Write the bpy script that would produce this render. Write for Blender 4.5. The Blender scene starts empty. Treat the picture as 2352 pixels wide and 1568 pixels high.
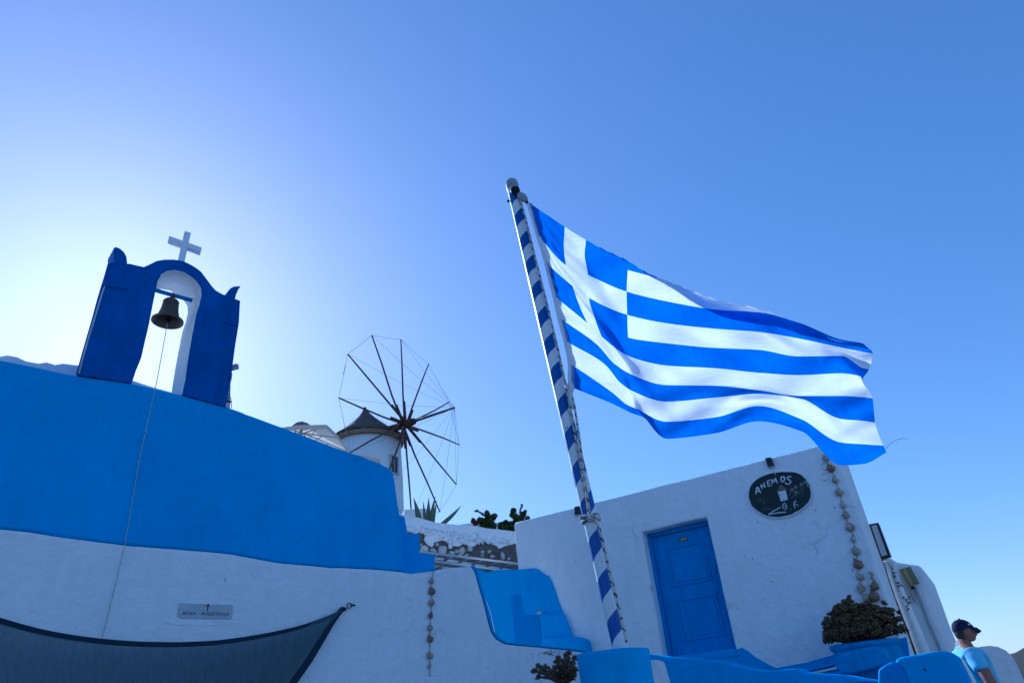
import bpy, bmesh, math, random
from mathutils import Vector, Matrix, Euler, noise
C = bpy.context.scene.collection
rnd = random.Random(7)
PI = math.pi

# ------------------------------------------------------------------ camera
# 24 mm lens, pitched up 29 degrees and rolled 5; photo measured at 2352 x 1568
F, CX, CY = 1568.0, 1176.0, 784.0
EYE = Vector((0, 0, 1.25))
zc = Vector((-259, 2774, -1568)).normalized()            # world up seen in camera axes
fc = Vector((0, 0, -1))
yc = (fc - zc * fc.dot(zc)).normalized()
xc = yc.cross(zc)
ROT = Matrix((xc, yc, zc))                               # camera axes -> world
cam = bpy.data.cameras.new('camera')
cam.lens = 24.0; cam.sensor_width = 36.0; cam.sensor_fit = 'HORIZONTAL'
cam.clip_start = 0.05; cam.clip_end = 20000
camo = bpy.data.objects.new('camera', cam); C.objects.link(camo)
camo.matrix_world = Matrix.Translation(EYE) @ ROT.to_4x4()
bpy.context.scene.camera = camo

# ------------------------------------------------------------------ sky, sun, exposure
SUN_AZ, SUN_EL = math.radians(-35.0), math.radians(28.3)  # azimuth from +Y towards +X
w = bpy.data.worlds.new('World'); bpy.context.scene.world = w
w.use_nodes = True
nt = w.node_tree; nt.nodes.clear()
sky = nt.nodes.new('ShaderNodeTexSky'); sky.sky_type = 'NISHITA'; sky.sun_disc = False
sky.sun_elevation = SUN_EL; sky.sun_rotation = SUN_AZ
sky.air_density = 0.95; sky.dust_density = 0.48; sky.ozone_density = 2.5; sky.altitude = 100
bg = nt.nodes.new('ShaderNodeBackground'); bg.inputs['Strength'].default_value = 0.12
wo = nt.nodes.new('ShaderNodeOutputWorld')
hs = nt.nodes.new('ShaderNodeHueSaturation'); hs.inputs['Saturation'].default_value = 1.2; hs.inputs['Hue'].default_value = 0.502  # deep Aegean blue
nt.links.new(sky.outputs[0], hs.inputs['Color']); tint = nt.nodes.new('ShaderNodeMix'); tint.data_type = 'RGBA'; tint.blend_type = 'MULTIPLY'; tint.inputs['Factor'].default_value = 1.0
tint.inputs[7].default_value = (1.06, 1.0, 1.02, 1)      # cool daylight balance of the photo, the same over the whole sky
soft = nt.nodes.new('ShaderNodeGamma'); soft.inputs['Gamma'].default_value = 0.72      # hazy air: a softer glow round the sun
nt.links.new(hs.outputs[0], soft.inputs['Color']); nt.links.new(soft.outputs[0], tint.inputs[6]); nt.links.new(tint.outputs[2], bg.inputs['Color']); nt.links.new(bg.outputs[0], wo.inputs['Surface'])
sun = bpy.data.lights.new('sun', 'SUN'); sun.energy = 2.9; sun.angle = math.radians(0.5); sun.color = (1.0, 0.97, 0.92)
suno = bpy.data.objects.new('sun', sun); C.objects.link(suno)
sdir = Vector((math.sin(SUN_AZ) * math.cos(SUN_EL), math.cos(SUN_AZ) * math.cos(SUN_EL), math.sin(SUN_EL)))
suno.location = sdir * 60
suno.rotation_euler = sdir.to_track_quat('Z', 'Y').to_euler()
vs = bpy.context.scene.view_settings
vs.view_transform = 'Standard'; vs.look = 'None'; vs.gamma = 1.0; vs.use_curve_mapping = False
vs.exposure = 0.84
vs.use_white_balance = True; vs.white_balance_temperature = 4600; vs.white_balance_tint = 10    # the camera's cool balance

# ------------------------------------------------------------------ helpers: points
def ray(px, py):
    return ROT @ Vector(((px - CX) / F, -(py - CY) / F, -1.0))
class Plane:
    """A vertical wall plane at its real distance; s runs along it, z up, off towards the viewer's side."""
    def __init__(self, az, dist):
        a = math.radians(az)
        self.t = Vector((math.sin(a), math.cos(a), 0))
        n = Vector((math.cos(a), -math.sin(a), 0))
        if n.y < 0: n = -n
        self.n = n; self.c = dist
        if self.t.x < 0: self.t = -self.t
    def p(self, px, py, off=0.0):
        d = ray(px, py)
        return EYE + d * ((self.c - off) / self.n.dot(d))
    def w(self, s, z, off=0.0):
        return self.n * (self.c - off) + self.t * s + Vector((0, 0, z))
    def sz(self, px, py, off=0.0):
        q = self.p(px, py, off); return q.dot(self.t), q.z
    def mat(self, s, z, off=0.0):
        """local x = along, y = up, z = out of the wall"""
        m = Matrix((self.t, Vector((0, 0, 1)), -self.n)).transposed().to_4x4()
        if m.determinant() < 0: m = Matrix((self.t, Vector((0, 0, 1)), -self.n)).transposed().to_4x4()
        m.translation = self.w(s, z, off); return m
def at_depth(px, py, depth):
    return EYE + ray(px, py) * depth

# ------------------------------------------------------------------ helpers: meshes
def N(): return bmesh.new()
def add_box(bm, size, m=None, loc=(0, 0, 0), mi=0):
    r = bmesh.ops.create_cube(bm, size=1.0)
    mm = (m or Matrix()) @ Matrix.Translation(loc) @ Matrix.Diagonal((*size, 1))
    bmesh.ops.transform(bm, matrix=mm, verts=r['verts'])
    for v in r['verts']:
        for f in v.link_faces: f.material_index = mi
    return r['verts']
def add_ball(bm, r, m=None, sub=2, mi=0, noise_amp=0):
    q = bmesh.ops.create_icosphere(bm, subdivisions=sub, radius=1.0)
    rr = r if hasattr(r, '__len__') else (r, r, r)
    off = Vector((rnd.random() * 50, rnd.random() * 50, 0))
    for v in q['verts']:
        k = 1 + noise_amp * noise.noise(v.co * 1.6 + off)
        v.co = Vector((v.co.x * rr[0] * k, v.co.y * rr[1] * k, v.co.z * rr[2] * k))
        if m is not None: v.co = m @ v.co
    for v in q['verts']:
        for f in v.link_faces: f.material_index = mi; f.smooth = True
    return q['verts']
def frames(pts):
    T = []
    for i in range(len(pts)):
        a = pts[max(i - 1, 0)]; b = pts[min(i + 1, len(pts) - 1)]
        T.append((b - a).normalized())
    up = Vector((0, 0, 1)) if abs(T[0].z) < 0.9 else Vector((1, 0, 0))
    u = T[0].cross(up).normalized(); U = []
    for t in T:
        u = (u - t * u.dot(t)).normalized(); U.append(u)
    return T, U
def add_tube(bm, pts, r, seg=8, mi=0, cap=True, fleck=None, smooth=True):
    pts = [Vector(p) for p in pts]
    T, U = frames(pts); rings = []
    for i, p in enumerate(pts):
        rr = r[i] if hasattr(r, '__len__') else r
        v = T[i].cross(U[i])
        rings.append([bm.verts.new(p + (U[i] * math.cos(2 * PI * k / seg) + v * math.sin(2 * PI * k / seg)) * rr) for k in range(seg)])
    for i in range(len(rings) - 1):
        for k in range(seg):
            f = bm.faces.new((rings[i][k], rings[i][(k + 1) % seg], rings[i + 1][(k + 1) % seg], rings[i + 1][k]))
            f.material_index = mi; f.smooth = smooth
            if fleck and fleck(i, k): f.material_index = mi + 1
    if cap:
        for R_ in (rings[0][::-1], rings[-1]):
            try: bm.faces.new(R_).material_index = mi
            except ValueError: pass
    return rings
def add_lathe(bm, prof, m=None, seg=24, mi=0, smooth=True):
    """prof: (radius, height) pairs round local z"""
    m = m or Matrix(); rings = []
    for r, h in prof:
        if r < 1e-5: rings.append([bm.verts.new(m @ Vector((0, 0, h)))])
        else: rings.append([bm.verts.new(m @ Vector((r * math.cos(2 * PI * k / seg), r * math.sin(2 * PI * k / seg), h))) for k in range(seg)])
    for a, b in zip(rings, rings[1:]):
        for k in range(seg):
            A, B = a[k % len(a)], a[(k + 1) % len(a)]; D, E_ = b[k % len(b)], b[(k + 1) % len(b)]
            vs_ = [A]
            for q in (B, E_, D):
                if q not in vs_: vs_.append(q)
            if len(vs_) > 2:
                try: f = bm.faces.new(vs_); f.smooth = smooth; f.material_index = mi
                except ValueError: pass
def add_prism(bm, front, back_vec, mi=0, side_mi=None):
    """solid between a polygon and its copy shifted by back_vec"""
    f1 = [bm.verts.new(p) for p in front]
    f2 = [bm.verts.new(p + back_vec) for p in front]
    a = bm.faces.new(f1); a.material_index = mi
    b = bm.faces.new(f2[::-1]); b.material_index = mi
    n = len(f1)
    for i in range(n):
        q = bm.faces.new((f1[i], f2[i], f2[(i + 1) % n], f1[(i + 1) % n])); q.material_index = mi if side_mi is None else side_mi
    bmesh.ops.recalc_face_normals(bm, faces=bm.faces[:])
    return a
def smooth_poly(pts, step=0.12, amp=0.006, closed=True, keep=None):
    """resample the polygon and let a hand-plastered edge wander a little"""
    out = []; n = len(pts)
    for i in range(n if closed else n - 1):
        a, b = pts[i], pts[(i + 1) % n]
        k = max(1, int((b - a).length / step))
        for j in range(k):
            q = a.lerp(b, j / k)
            if amp and j > 0:
                q = q + Vector((noise.noise(q * 2.1), noise.noise(q * 2.1 + Vector((9, 0, 0))), noise.noise(q * 2.1 + Vector((0, 9, 4))))) * amp
            out.append(q)
    if not closed: out.append(pts[-1])
    return out
def flat_to(pl, pts, off=0.0):
    """snap points back on a wall plane after wandering"""
    return [p - pl.n * (p.dot(pl.n) - (pl.c - off)) for p in pts]
def obj(name, bm, mats, parent=None, bevel=0, seg=2, origin=None, angle=35):
    me = bpy.data.meshes.new(name)
    if parent is not None:
        o0 = parent['_w'] if '_w' in parent else parent.location
        base = Vector(o0)
    elif origin is not None: base = Vector(origin)
    else:
        vs_ = [v.co for v in bm.verts]
        base = Vector((sum(v.x for v in vs_) / len(vs_), sum(v.y for v in vs_) / len(vs_), min(v.z for v in vs_)))
    bmesh.ops.translate(bm, verts=bm.verts[:], vec=-base)
    bm.to_mesh(me); bm.free()
    for m in (mats if isinstance(mats, (list, tuple)) else [mats]): me.materials.append(m)
    o = bpy.data.objects.new(name, me); C.objects.link(o)
    if parent is not None: o.parent = parent
    else: o.location = base
    if bevel:
        b = o.modifiers.new('bevel', 'BEVEL'); b.width = bevel; b.segments = seg; b.limit_method = 'ANGLE'; b.angle_limit = math.radians(angle)
        for p in me.polygons: p.use_smooth = True
        b.harden_normals = True
    return o
def sub(name, bm, mats, part, **k):
    """a sub-part: child of a part; parts sit at their thing's origin"""
    base = part.parent.location if part.parent else part.location
    bmesh.ops.translate(bm, verts=bm.verts[:], vec=-Vector(base))
    if not part.parent: pass
    o = obj(name, bm, mats, None, origin=(0, 0, 0), **k); o.parent = part; o.location = (0, 0, 0); return o
def thing(name, label, cat, loc, group=None):
    o = bpy.data.objects.new(name, None); C.objects.link(o); o.location = Vector(loc)
    o.empty_display_size = 0.1
    return tag(o, label, cat, group)
def tag(o, label=None, cat=None, group=None, kind=None):
    if label: o['label'] = label
    if cat: o['category'] = cat
    if group: o['group'] = group
    if kind: o['kind'] = kind
    return o
def pchip(xs, ys, x):
    n = len(xs)
    h = [xs[i + 1] - xs[i] for i in range(n - 1)]; d = [(ys[i + 1] - ys[i]) / h[i] for i in range(n - 1)]
    m = [d[0]] + [0.0] * (n - 2) + [d[-1]]
    for i in range(1, n - 1):
        if d[i - 1] * d[i] > 0:
            w1, w2 = 2 * h[i] + h[i - 1], h[i] + 2 * h[i - 1]
            m[i] = (w1 + w2) / (w1 / d[i - 1] + w2 / d[i])
    i = 0
    while i < n - 2 and x > xs[i + 1]: i += 1
    t = (x - xs[i]) / h[i]
    return ((1 + 2 * t) * (1 - t) ** 2 * ys[i] + t * (1 - t) ** 2 * h[i] * m[i] + t * t * (3 - 2 * t) * ys[i + 1] + t * t * (t - 1) * h[i] * m[i + 1])

# ------------------------------------------------------------------ materials
def srgb(r, g, b):
    f = lambda c: (c / 255 / 12.92) if c / 255 <= 0.04045 else ((c / 255 + 0.055) / 1.055) ** 2.4
    return (f(r), f(g), f(b), 1)
def mat(name, col, rough=0.8, bump=0.0, bscale=40.0, mottle=0.0, mscale=3.0, metal=0.0, col2=None, trowel=0.0, spec=0.3, speck=None, streak=0.0, crack=None):
    m = bpy.data.materials.new(name); m.use_nodes = True
    t = m.node_tree; b = t.nodes['Principled BSDF']
    b.inputs['Roughness'].default_value = rough; b.inputs['Metallic'].default_value = metal
    b.inputs['Specular IOR Level'].default_value = spec
    c = tuple(col) if len(col) == 4 else (*col, 1)
    b.inputs['Base Color'].default_value = c
    tc = t.nodes.new('ShaderNodeTexCoord')
    last = None
    if mottle or col2:
        n = t.nodes.new('ShaderNodeTexNoise'); n.inputs['Scale'].default_value = mscale; n.inputs['Detail'].default_value = 8; n.inputs['Roughness'].default_value = 0.65
        t.links.new(tc.outputs['Object'], n.inputs['Vector'])
        r = t.nodes.new('ShaderNodeValToRGB'); r.color_ramp.elements[0].position = 0.32; r.color_ramp.elements[1].position = 0.68
        lo = col2 if col2 else tuple(x * (1 - mottle) for x in c[:3]) + (1,)
        r.color_ramp.elements[0].color = lo if len(lo) == 4 else (*lo, 1)
        r.color_ramp.elements[1].color = c
        t.links.new(n.outputs['Fac'], r.inputs['Fac']); last = r.outputs['Color']
        if speck:
            n2 = t.nodes.new('ShaderNodeTexNoise'); n2.inputs['Scale'].default_value = speck[1]; n2.inputs['Detail'].default_value = 3
            t.links.new(tc.outputs['Object'], n2.inputs['Vector'])
            r2 = t.nodes.new('ShaderNodeValToRGB'); r2.color_ramp.elements[0].position = speck[2]; r2.color_ramp.elements[1].position = speck[2] + 0.05
            t.links.new(n2.outputs['Fac'], r2.inputs['Fac'])
            mx = t.nodes.new('ShaderNodeMix'); mx.data_type = 'RGBA'
            t.links.new(r2.outputs['Color'], mx.inputs['Factor']); t.links.new(last, mx.inputs[6]); mx.inputs[7].default_value = speck[0]
            last = mx.outputs[2]
        if streak:                                     # runs and brush marks down the surface
            mp = t.nodes.new('ShaderNodeMapping'); mp.inputs['Scale'].default_value = (5.0, 5.0, 0.5); t.links.new(tc.outputs['Object'], mp.inputs['Vector'])
            n3 = t.nodes.new('ShaderNodeTexNoise'); n3.inputs['Scale'].default_value = 2.2; n3.inputs['Detail'].default_value = 7; n3.inputs['Roughness'].default_value = 0.7; t.links.new(mp.outputs[0], n3.inputs['Vector'])
            r3 = t.nodes.new('ShaderNodeMapRange'); r3.inputs['From Min'].default_value = 0.3; r3.inputs['From Max'].default_value = 0.7; r3.inputs['To Min'].default_value = 1 - streak; r3.inputs['To Max'].default_value = 1.0 + streak * .25; t.links.new(n3.outputs['Fac'], r3.inputs['Value'])
            m3 = t.nodes.new('ShaderNodeMix'); m3.data_type = 'RGBA'; m3.blend_type = 'MULTIPLY'; m3.inputs['Factor'].default_value = 1; t.links.new(last, m3.inputs[6]); t.links.new(r3.outputs[0], m3.inputs[7]); last = m3.outputs[2]
        if crack:                                      # hairline cracks in the coat, here and there
            vo = t.nodes.new('ShaderNodeTexVoronoi'); vo.feature = 'DISTANCE_TO_EDGE'; vo.inputs['Scale'].default_value = crack[1]
            nd = t.nodes.new('ShaderNodeTexNoise'); nd.inputs['Scale'].default_value = 3.5; nd.inputs['Detail'].default_value = 6; t.links.new(tc.outputs['Object'], nd.inputs['Vector'])
            va_ = t.nodes.new('ShaderNodeMix'); va_.data_type = 'RGBA'; va_.inputs['Factor'].default_value = .35; t.links.new(tc.outputs['Object'], va_.inputs[6]); t.links.new(nd.outputs['Color'], va_.inputs[7]); t.links.new(va_.outputs[2], vo.inputs['Vector'])
            r4 = t.nodes.new('ShaderNodeMapRange'); r4.inputs['From Min'].default_value = .004; r4.inputs['From Max'].default_value = .014; r4.inputs['To Min'].default_value = 1; r4.inputs['To Max'].default_value = 0; t.links.new(vo.outputs['Distance'], r4.inputs['Value'])
            n5 = t.nodes.new('ShaderNodeTexNoise'); n5.inputs['Scale'].default_value = 0.9; n5.inputs['Detail'].default_value = 3; t.links.new(tc.outputs['Object'], n5.inputs['Vector'])
            r5 = t.nodes.new('ShaderNodeMapRange'); r5.inputs['From Min'].default_value = .55; r5.inputs['From Max'].default_value = .68; r5.inputs['To Max'].default_value = .55; t.links.new(n5.outputs['Fac'], r5.inputs['Value'])
            mu = t.nodes.new('ShaderNodeMath'); mu.operation = 'MULTIPLY'; t.links.new(r4.outputs[0], mu.inputs[0]); t.links.new(r5.outputs[0], mu.inputs[1])
            m5 = t.nodes.new('ShaderNodeMix'); m5.data_type = 'RGBA'; t.links.new(mu.outputs[0], m5.inputs['Factor']); t.links.new(last, m5.inputs[6]); m5.inputs[7].default_value = crack[0]; last = m5.outputs[2]
        t.links.new(last, b.inputs['Base Color'])
    if bump or trowel:
        prev = None
        for sc, st, dist in ((bscale, bump, 0.01), (bscale * 0.16, trowel, 0.05)):
            if not st: continue
            n = t.nodes.new('ShaderNodeTexNoise'); n.inputs['Scale'].default_value = sc; n.inputs['Detail'].default_value = 6
            t.links.new(tc.outputs['Object'], n.inputs['Vector'])
            bu = t.nodes.new('ShaderNodeBump'); bu.inputs['Strength'].default_value = st; bu.inputs['Distance'].default_value = dist
            t.links.new(n.outputs['Fac'], bu.inputs['Height'])
            if prev: t.links.new(prev, bu.inputs['Normal'])
            prev = bu.outputs['Normal']
        t.links.new(prev, b.inputs['Normal'])
    return m
WHITE = (0.87, 0.87, 0.86, 1)      # whitewash before the mottling, about 0.8 on average
M = {}
M['plaster'] = mat('white_plaster', WHITE, 0.9, 0.9, 55, 0.07, 1.3, trowel=0.5, speck=((0.55, 0.54, 0.52, 1), 13, 0.74), streak=0.05, crack=((0.38, 0.37, 0.35, 1), 0.9))
M['plaster_rough'] = mat('rough_white_plaster', WHITE, 0.92, 0.8, 22, 0.14, 3.0, trowel=0.9)
M['azure'] = mat('azure_paint', (0.006, 0.37, 0.79, 1), 0.75, 0.7, 50, 0.16, 0.9, trowel=0.45, speck=((0.05, 0.42, 0.80, 1), 16, 0.72), streak=0.07, crack=((0.006, 0.20, 0.52, 1), 0.7))
M['azure_dark_shade'] = mat('azure_dark_shade', (0.006, 0.26, 0.67, 1), 0.75, 0.6, 50, 0.15, 1.6, trowel=0.4, streak=0.12)  # darker azure: painted shade on step and block sides; also planks and ledge
M['royal'] = mat('royal_blue_paint', (0.005, 0.11, 0.46, 1), 0.6, 0.9, 34, 0.28, 2.2, trowel=1.0, speck=((0.03, 0.16, 0.50, 1), 22, 0.70), streak=0.22, crack=((0.003, 0.04, 0.18, 1), 1.8))
M['door'] = mat('door_paint', (0.008, 0.255, 0.65, 1), 0.5, 0.3, 40, 0.14, 3.0, trowel=0.2, speck=((0.02, 0.14, 0.40, 1), 40, 0.72), streak=0.22)
M['drum'] = mat('drum_paint', (0.008, 0.36, 0.74, 1), 0.5, 0.35, 18, 0.16, 4.0, trowel=0.4, speck=((0.006, 0.20, 0.45, 1), 30, 0.72), streak=0.15)
M['bronze'] = mat('bronze', (0.13, 0.105, 0.08, 1), 0.5, 0.3, 30, 0.4, 6, metal=0.5)
M['iron'] = mat('dark_iron', (0.025, 0.025, 0.028, 1), 0.55, 0.3, 60, 0.3, 20, metal=0.6)
M['black'] = mat('black_plastic', (0.015, 0.02, 0.022, 1), 0.35)
M['alu'] = mat('aluminium', (0.45, 0.47, 0.48, 1), 0.4, metal=0.9)
M['steel_grey'] = mat('grey_paint', (0.30, 0.33, 0.36, 1), 0.5, mottle=0.2, mscale=8)
M['rope_light'] = mat('rope_light', (0.55, 0.52, 0.46, 1), 0.95)
M['rope_dark'] = mat('rope_dark', (0.06, 0.06, 0.065, 1), 0.95)
M['cord_dark'] = mat('cord_dark', (0.16, 0.15, 0.15, 1), 0.95)
M['cord'] = mat('thin_cord', (0.35, 0.33, 0.30, 1), 0.95)
M['wood'] = mat('weathered_spar', (0.12, 0.10, 0.085, 1), 0.85, 0.4, 30, 0.35, 4)
M['redwood'] = mat('red_brown_timber', (0.12, 0.045, 0.038, 1), 0.8, 0.4, 30, 0.4, 5)
M['thatch'] = mat('thatch', (0.15, 0.13, 0.11, 1), 1.0, 1.0, 14, 0.5, 7)
M['eave'] = mat('eave_boards', (0.30, 0.23, 0.16, 1), 0.9, 0.5, 16, 0.4, 5)
M['mill_white'] = mat('mill_whitewash', WHITE, 0.9, 0.5, 8, 0.10, 0.8, streak=0.08)
M['mortar'] = mat('grey_mortar', (0.16, 0.145, 0.13, 1), 1.0, 1.0, 26, 0.5, 9, trowel=1.0)
M['stone'] = mat('whitewashed_stone', (0.70, 0.68, 0.64, 1), 0.95, 0.9, 14, 0.4, 9, trowel=0.8)
M['marble'] = mat('grey_marble', (0.50, 0.53, 0.55, 1), 0.5, 0.15, 30, 0.2, 5)
M['ink'] = mat('black_lettering', (0.02, 0.02, 0.025, 1), 0.7)
M['signpaint'] = mat('dark_green_sign_paint', (0.010, 0.028, 0.030, 1), 0.45, 0.3, 20, 0.4, 9)
M['whitepaint'] = mat('white_brush_paint', (0.72, 0.73, 0.74, 1), 0.7, 0.2, 40, 0.15, 20)
M['brownpaint'] = mat('brown_brush_paint', (0.16, 0.13, 0.09, 1), 0.7)
M['flowerpaint'] = mat('grey_green_brush_paint', (0.30, 0.35, 0.30, 1), 0.7, mottle=0.4, mscale=60)
M['shell'] = mat('sea_shell', (0.62, 0.56, 0.48, 1), 0.55, 0.4, 60, col2=(0.20, 0.13, 0.09, 1), mscale=14)
M['shell_brown'] = mat('brown_gourd_shell', (0.30, 0.20, 0.14, 1), 0.6, 0.4, 60, col2=(0.14, 0.08, 0.05, 1), mscale=16)
M['jade'] = mat('succulent_leaf', (0.130, 0.105, 0.036, 1), 0.5, mottle=0.0, col2=(0.110, 0.050, 0.026, 1), mscale=9)
M['stem'] = mat('succulent_stem', (0.10, 0.08, 0.06, 1), 0.9, 0.5, 30, 0.3, 12)
M['agave'] = mat('agave_leaf', (0.20, 0.27, 0.19, 1), 0.55, 0.2, 20, 0.25, 5)
M['leaf'] = mat('shrub_leaf', (0.075, 0.12, 0.035, 1), 0.5, col2=(0.045, 0.07, 0.025, 1), mscale=6)
M['bract'] = mat('red_bract', (0.22, 0.03, 0.04, 1), 0.6, mottle=0.4, mscale=10)
M['bamboo'] = mat('bamboo', (0.36, 0.33, 0.17, 1), 0.6, 0.4, 20, 0.35, 8)
M['bamboo_dark'] = mat('bamboo_dark', (0.20, 0.19, 0.09, 1), 0.6, 0.4, 20, 0.4, 8)
M['pot'] = mat('blue_glazed_pot', (0.012, 0.31, 0.66, 1), 0.55, 0.7, 26, 0.25, 5, trowel=0.8, speck=((0.02, 0.16, 0.36, 1), 26, 0.70), streak=0.15)
M['skin'] = mat('skin', (0.30, 0.14, 0.09, 1), 0.55, 0.2, 80, 0.12, 20)
M['shirt'] = mat('light_blue_cotton', (0.26, 0.56, 0.74, 1), 0.9, 0.3, 120, 0.08, 14)
M['navy'] = mat('navy_cotton', (0.016, 0.014, 0.060, 1), 0.85, 0.3, 120, 0.3, 20)
M['hair'] = mat('grey_brown_hair', (0.07, 0.055, 0.045, 1), 0.8, 0.8, 90, 0.4, 40)
M['trousers'] = mat('dark_trousers', (0.05, 0.055, 0.07, 1), 0.9)
M['shoe'] = mat('dark_shoe', (0.03, 0.025, 0.02, 1), 0.6)
M['glass'] = mat('dark_pane', (0.02, 0.03, 0.04, 1), 0.1, spec=0.6)
M['wood_frame'] = mat('pale_window_frame', (0.45, 0.45, 0.45, 1), 0.6)
M['paving'] = mat('street_paving', (0.34, 0.34, 0.34, 1), 0.9, 0.6, 12, 0.3, 1.5, trowel=0.4)
M['earth'] = mat('dry_hillside', (0.17, 0.155, 0.13, 1), 1.0, 1.0, 3, 0.4, 0.4)
M['scrub'] = mat('scrub_hillside', (0.040, 0.042, 0.030, 1), 1.0, 1.0, 0.6, col2=(0.016, 0.024, 0.016, 1), mscale=0.16)
M['brass'] = mat('brass_plate', (0.42, 0.34, 0.14, 1), 0.4, metal=0.6)
M['stain'] = mat('rust_and_mould_stain', (0.30, 0.25, 0.22, 1), 0.9, 0.6, 40, 0.5, 20)
M['panel'] = mat('opal_panel', (0.50, 0.51, 0.51, 1), 0.4)
M['trim_white'] = mat('worn_white_edge', (0.55, 0.63, 0.70, 1), 0.9, 0.6, 30, 0.3, 8)
def cloth(name, col, transl, rough=0.9, weave=0.0, vary=0.0):
    m = bpy.data.materials.new(name); m.use_nodes = True; t = m.node_tree; t.nodes.clear()
    o = t.nodes.new('ShaderNodeOutputMaterial'); d = t.nodes.new('ShaderNodeBsdfDiffuse'); tr = t.nodes.new('ShaderNodeBsdfTranslucent'); mx = t.nodes.new('ShaderNodeMixShader')
    d.inputs['Color'].default_value = col; tr.inputs['Color'].default_value = col; mx.inputs['Fac'].default_value = transl
    tc = t.nodes.new('ShaderNodeTexCoord'); n = t.nodes.new('ShaderNodeTexNoise'); n.inputs['Scale'].default_value = 14; n.inputs['Detail'].default_value = 5
    mp = t.nodes.new('ShaderNodeMapping'); mp.inputs['Scale'].default_value = (1, 1, 3.2)
    t.links.new(tc.outputs['Object'], mp.inputs['Vector']); t.links.new(mp.outputs[0], n.inputs['Vector'])
    bu = t.nodes.new('ShaderNodeBump'); bu.inputs['Strength'].default_value = 0.35; bu.inputs['Distance'].default_value = 0.012
    t.links.new(n.outputs['Fac'], bu.inputs['Height'])
    for s in (d, tr): t.links.new(bu.outputs['Normal'], s.inputs['Normal'])
    if vary:                                           # threads and dust lines running down the net
        mv = t.nodes.new('ShaderNodeMapping'); mv.inputs['Scale'].default_value = (30, 30, 1.2); t.links.new(tc.outputs['Object'], mv.inputs['Vector'])
        nv_ = t.nodes.new('ShaderNodeTexNoise'); nv_.inputs['Scale'].default_value = 1.0; nv_.inputs['Detail'].default_value = 6; nv_.inputs['Roughness'].default_value = 0.7; t.links.new(mv.outputs[0], nv_.inputs['Vector'])
        rv = t.nodes.new('ShaderNodeMapRange'); rv.inputs['From Min'].default_value = .3; rv.inputs['From Max'].default_value = .7; rv.inputs['To Min'].default_value = 1 - vary; rv.inputs['To Max'].default_value = 1 + vary; t.links.new(nv_.outputs['Fac'], rv.inputs['Value'])
        mm_ = t.nodes.new('ShaderNodeMix'); mm_.data_type = 'RGBA'; mm_.blend_type = 'MULTIPLY'; mm_.inputs['Factor'].default_value = 1; mm_.inputs[6].default_value = col; t.links.new(rv.outputs[0], mm_.inputs[7])
        for s in (d, tr): t.links.new(mm_.outputs[2], s.inputs['Color'])
    t.links.new(d.outputs[0], mx.inputs[1]); t.links.new(tr.outputs[0], mx.inputs[2])
    last = mx.outputs[0]
    if weave:
        tp = t.nodes.new('ShaderNodeBsdfTransparent'); m2 = t.nodes.new('ShaderNodeMixShader'); m2.inputs['Fac'].default_value = weave
        t.links.new(last, m2.inputs[1]); t.links.new(tp.outputs[0], m2.inputs[2]); last = m2.outputs[0]
    t.links.new(last, o.inputs['Surface'])
    return m
M['flag_white'] = cloth('flag_white_cloth', (0.88, 0.88, 0.88, 1), 0.56, vary=0.03)
M['flag_blue'] = cloth('flag_blue_cloth', (0.006, 0.17, 0.70, 1), 0.53, vary=0.12)
M['sleeve'] = cloth('flag_hoist_webbing', (0.80, 0.80, 0.82, 1), 0.35)
M['sleeve_blue'] = cloth('flag_hoist_webbing_over_blue', (0.22, 0.30, 0.62, 1), 0.35)
M['sail'] = cloth('shade_net', (0.105, 0.150, 0.175, 1), 0.4, weave=0.14, vary=0.2)
M['sail_hem'] = cloth('shade_net_hem', (0.030, 0.046, 0.066, 1), 0.15)
M['canvas'] = cloth('parasol_canvas', (0.72, 0.66, 0.56, 1), 0.45)
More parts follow.
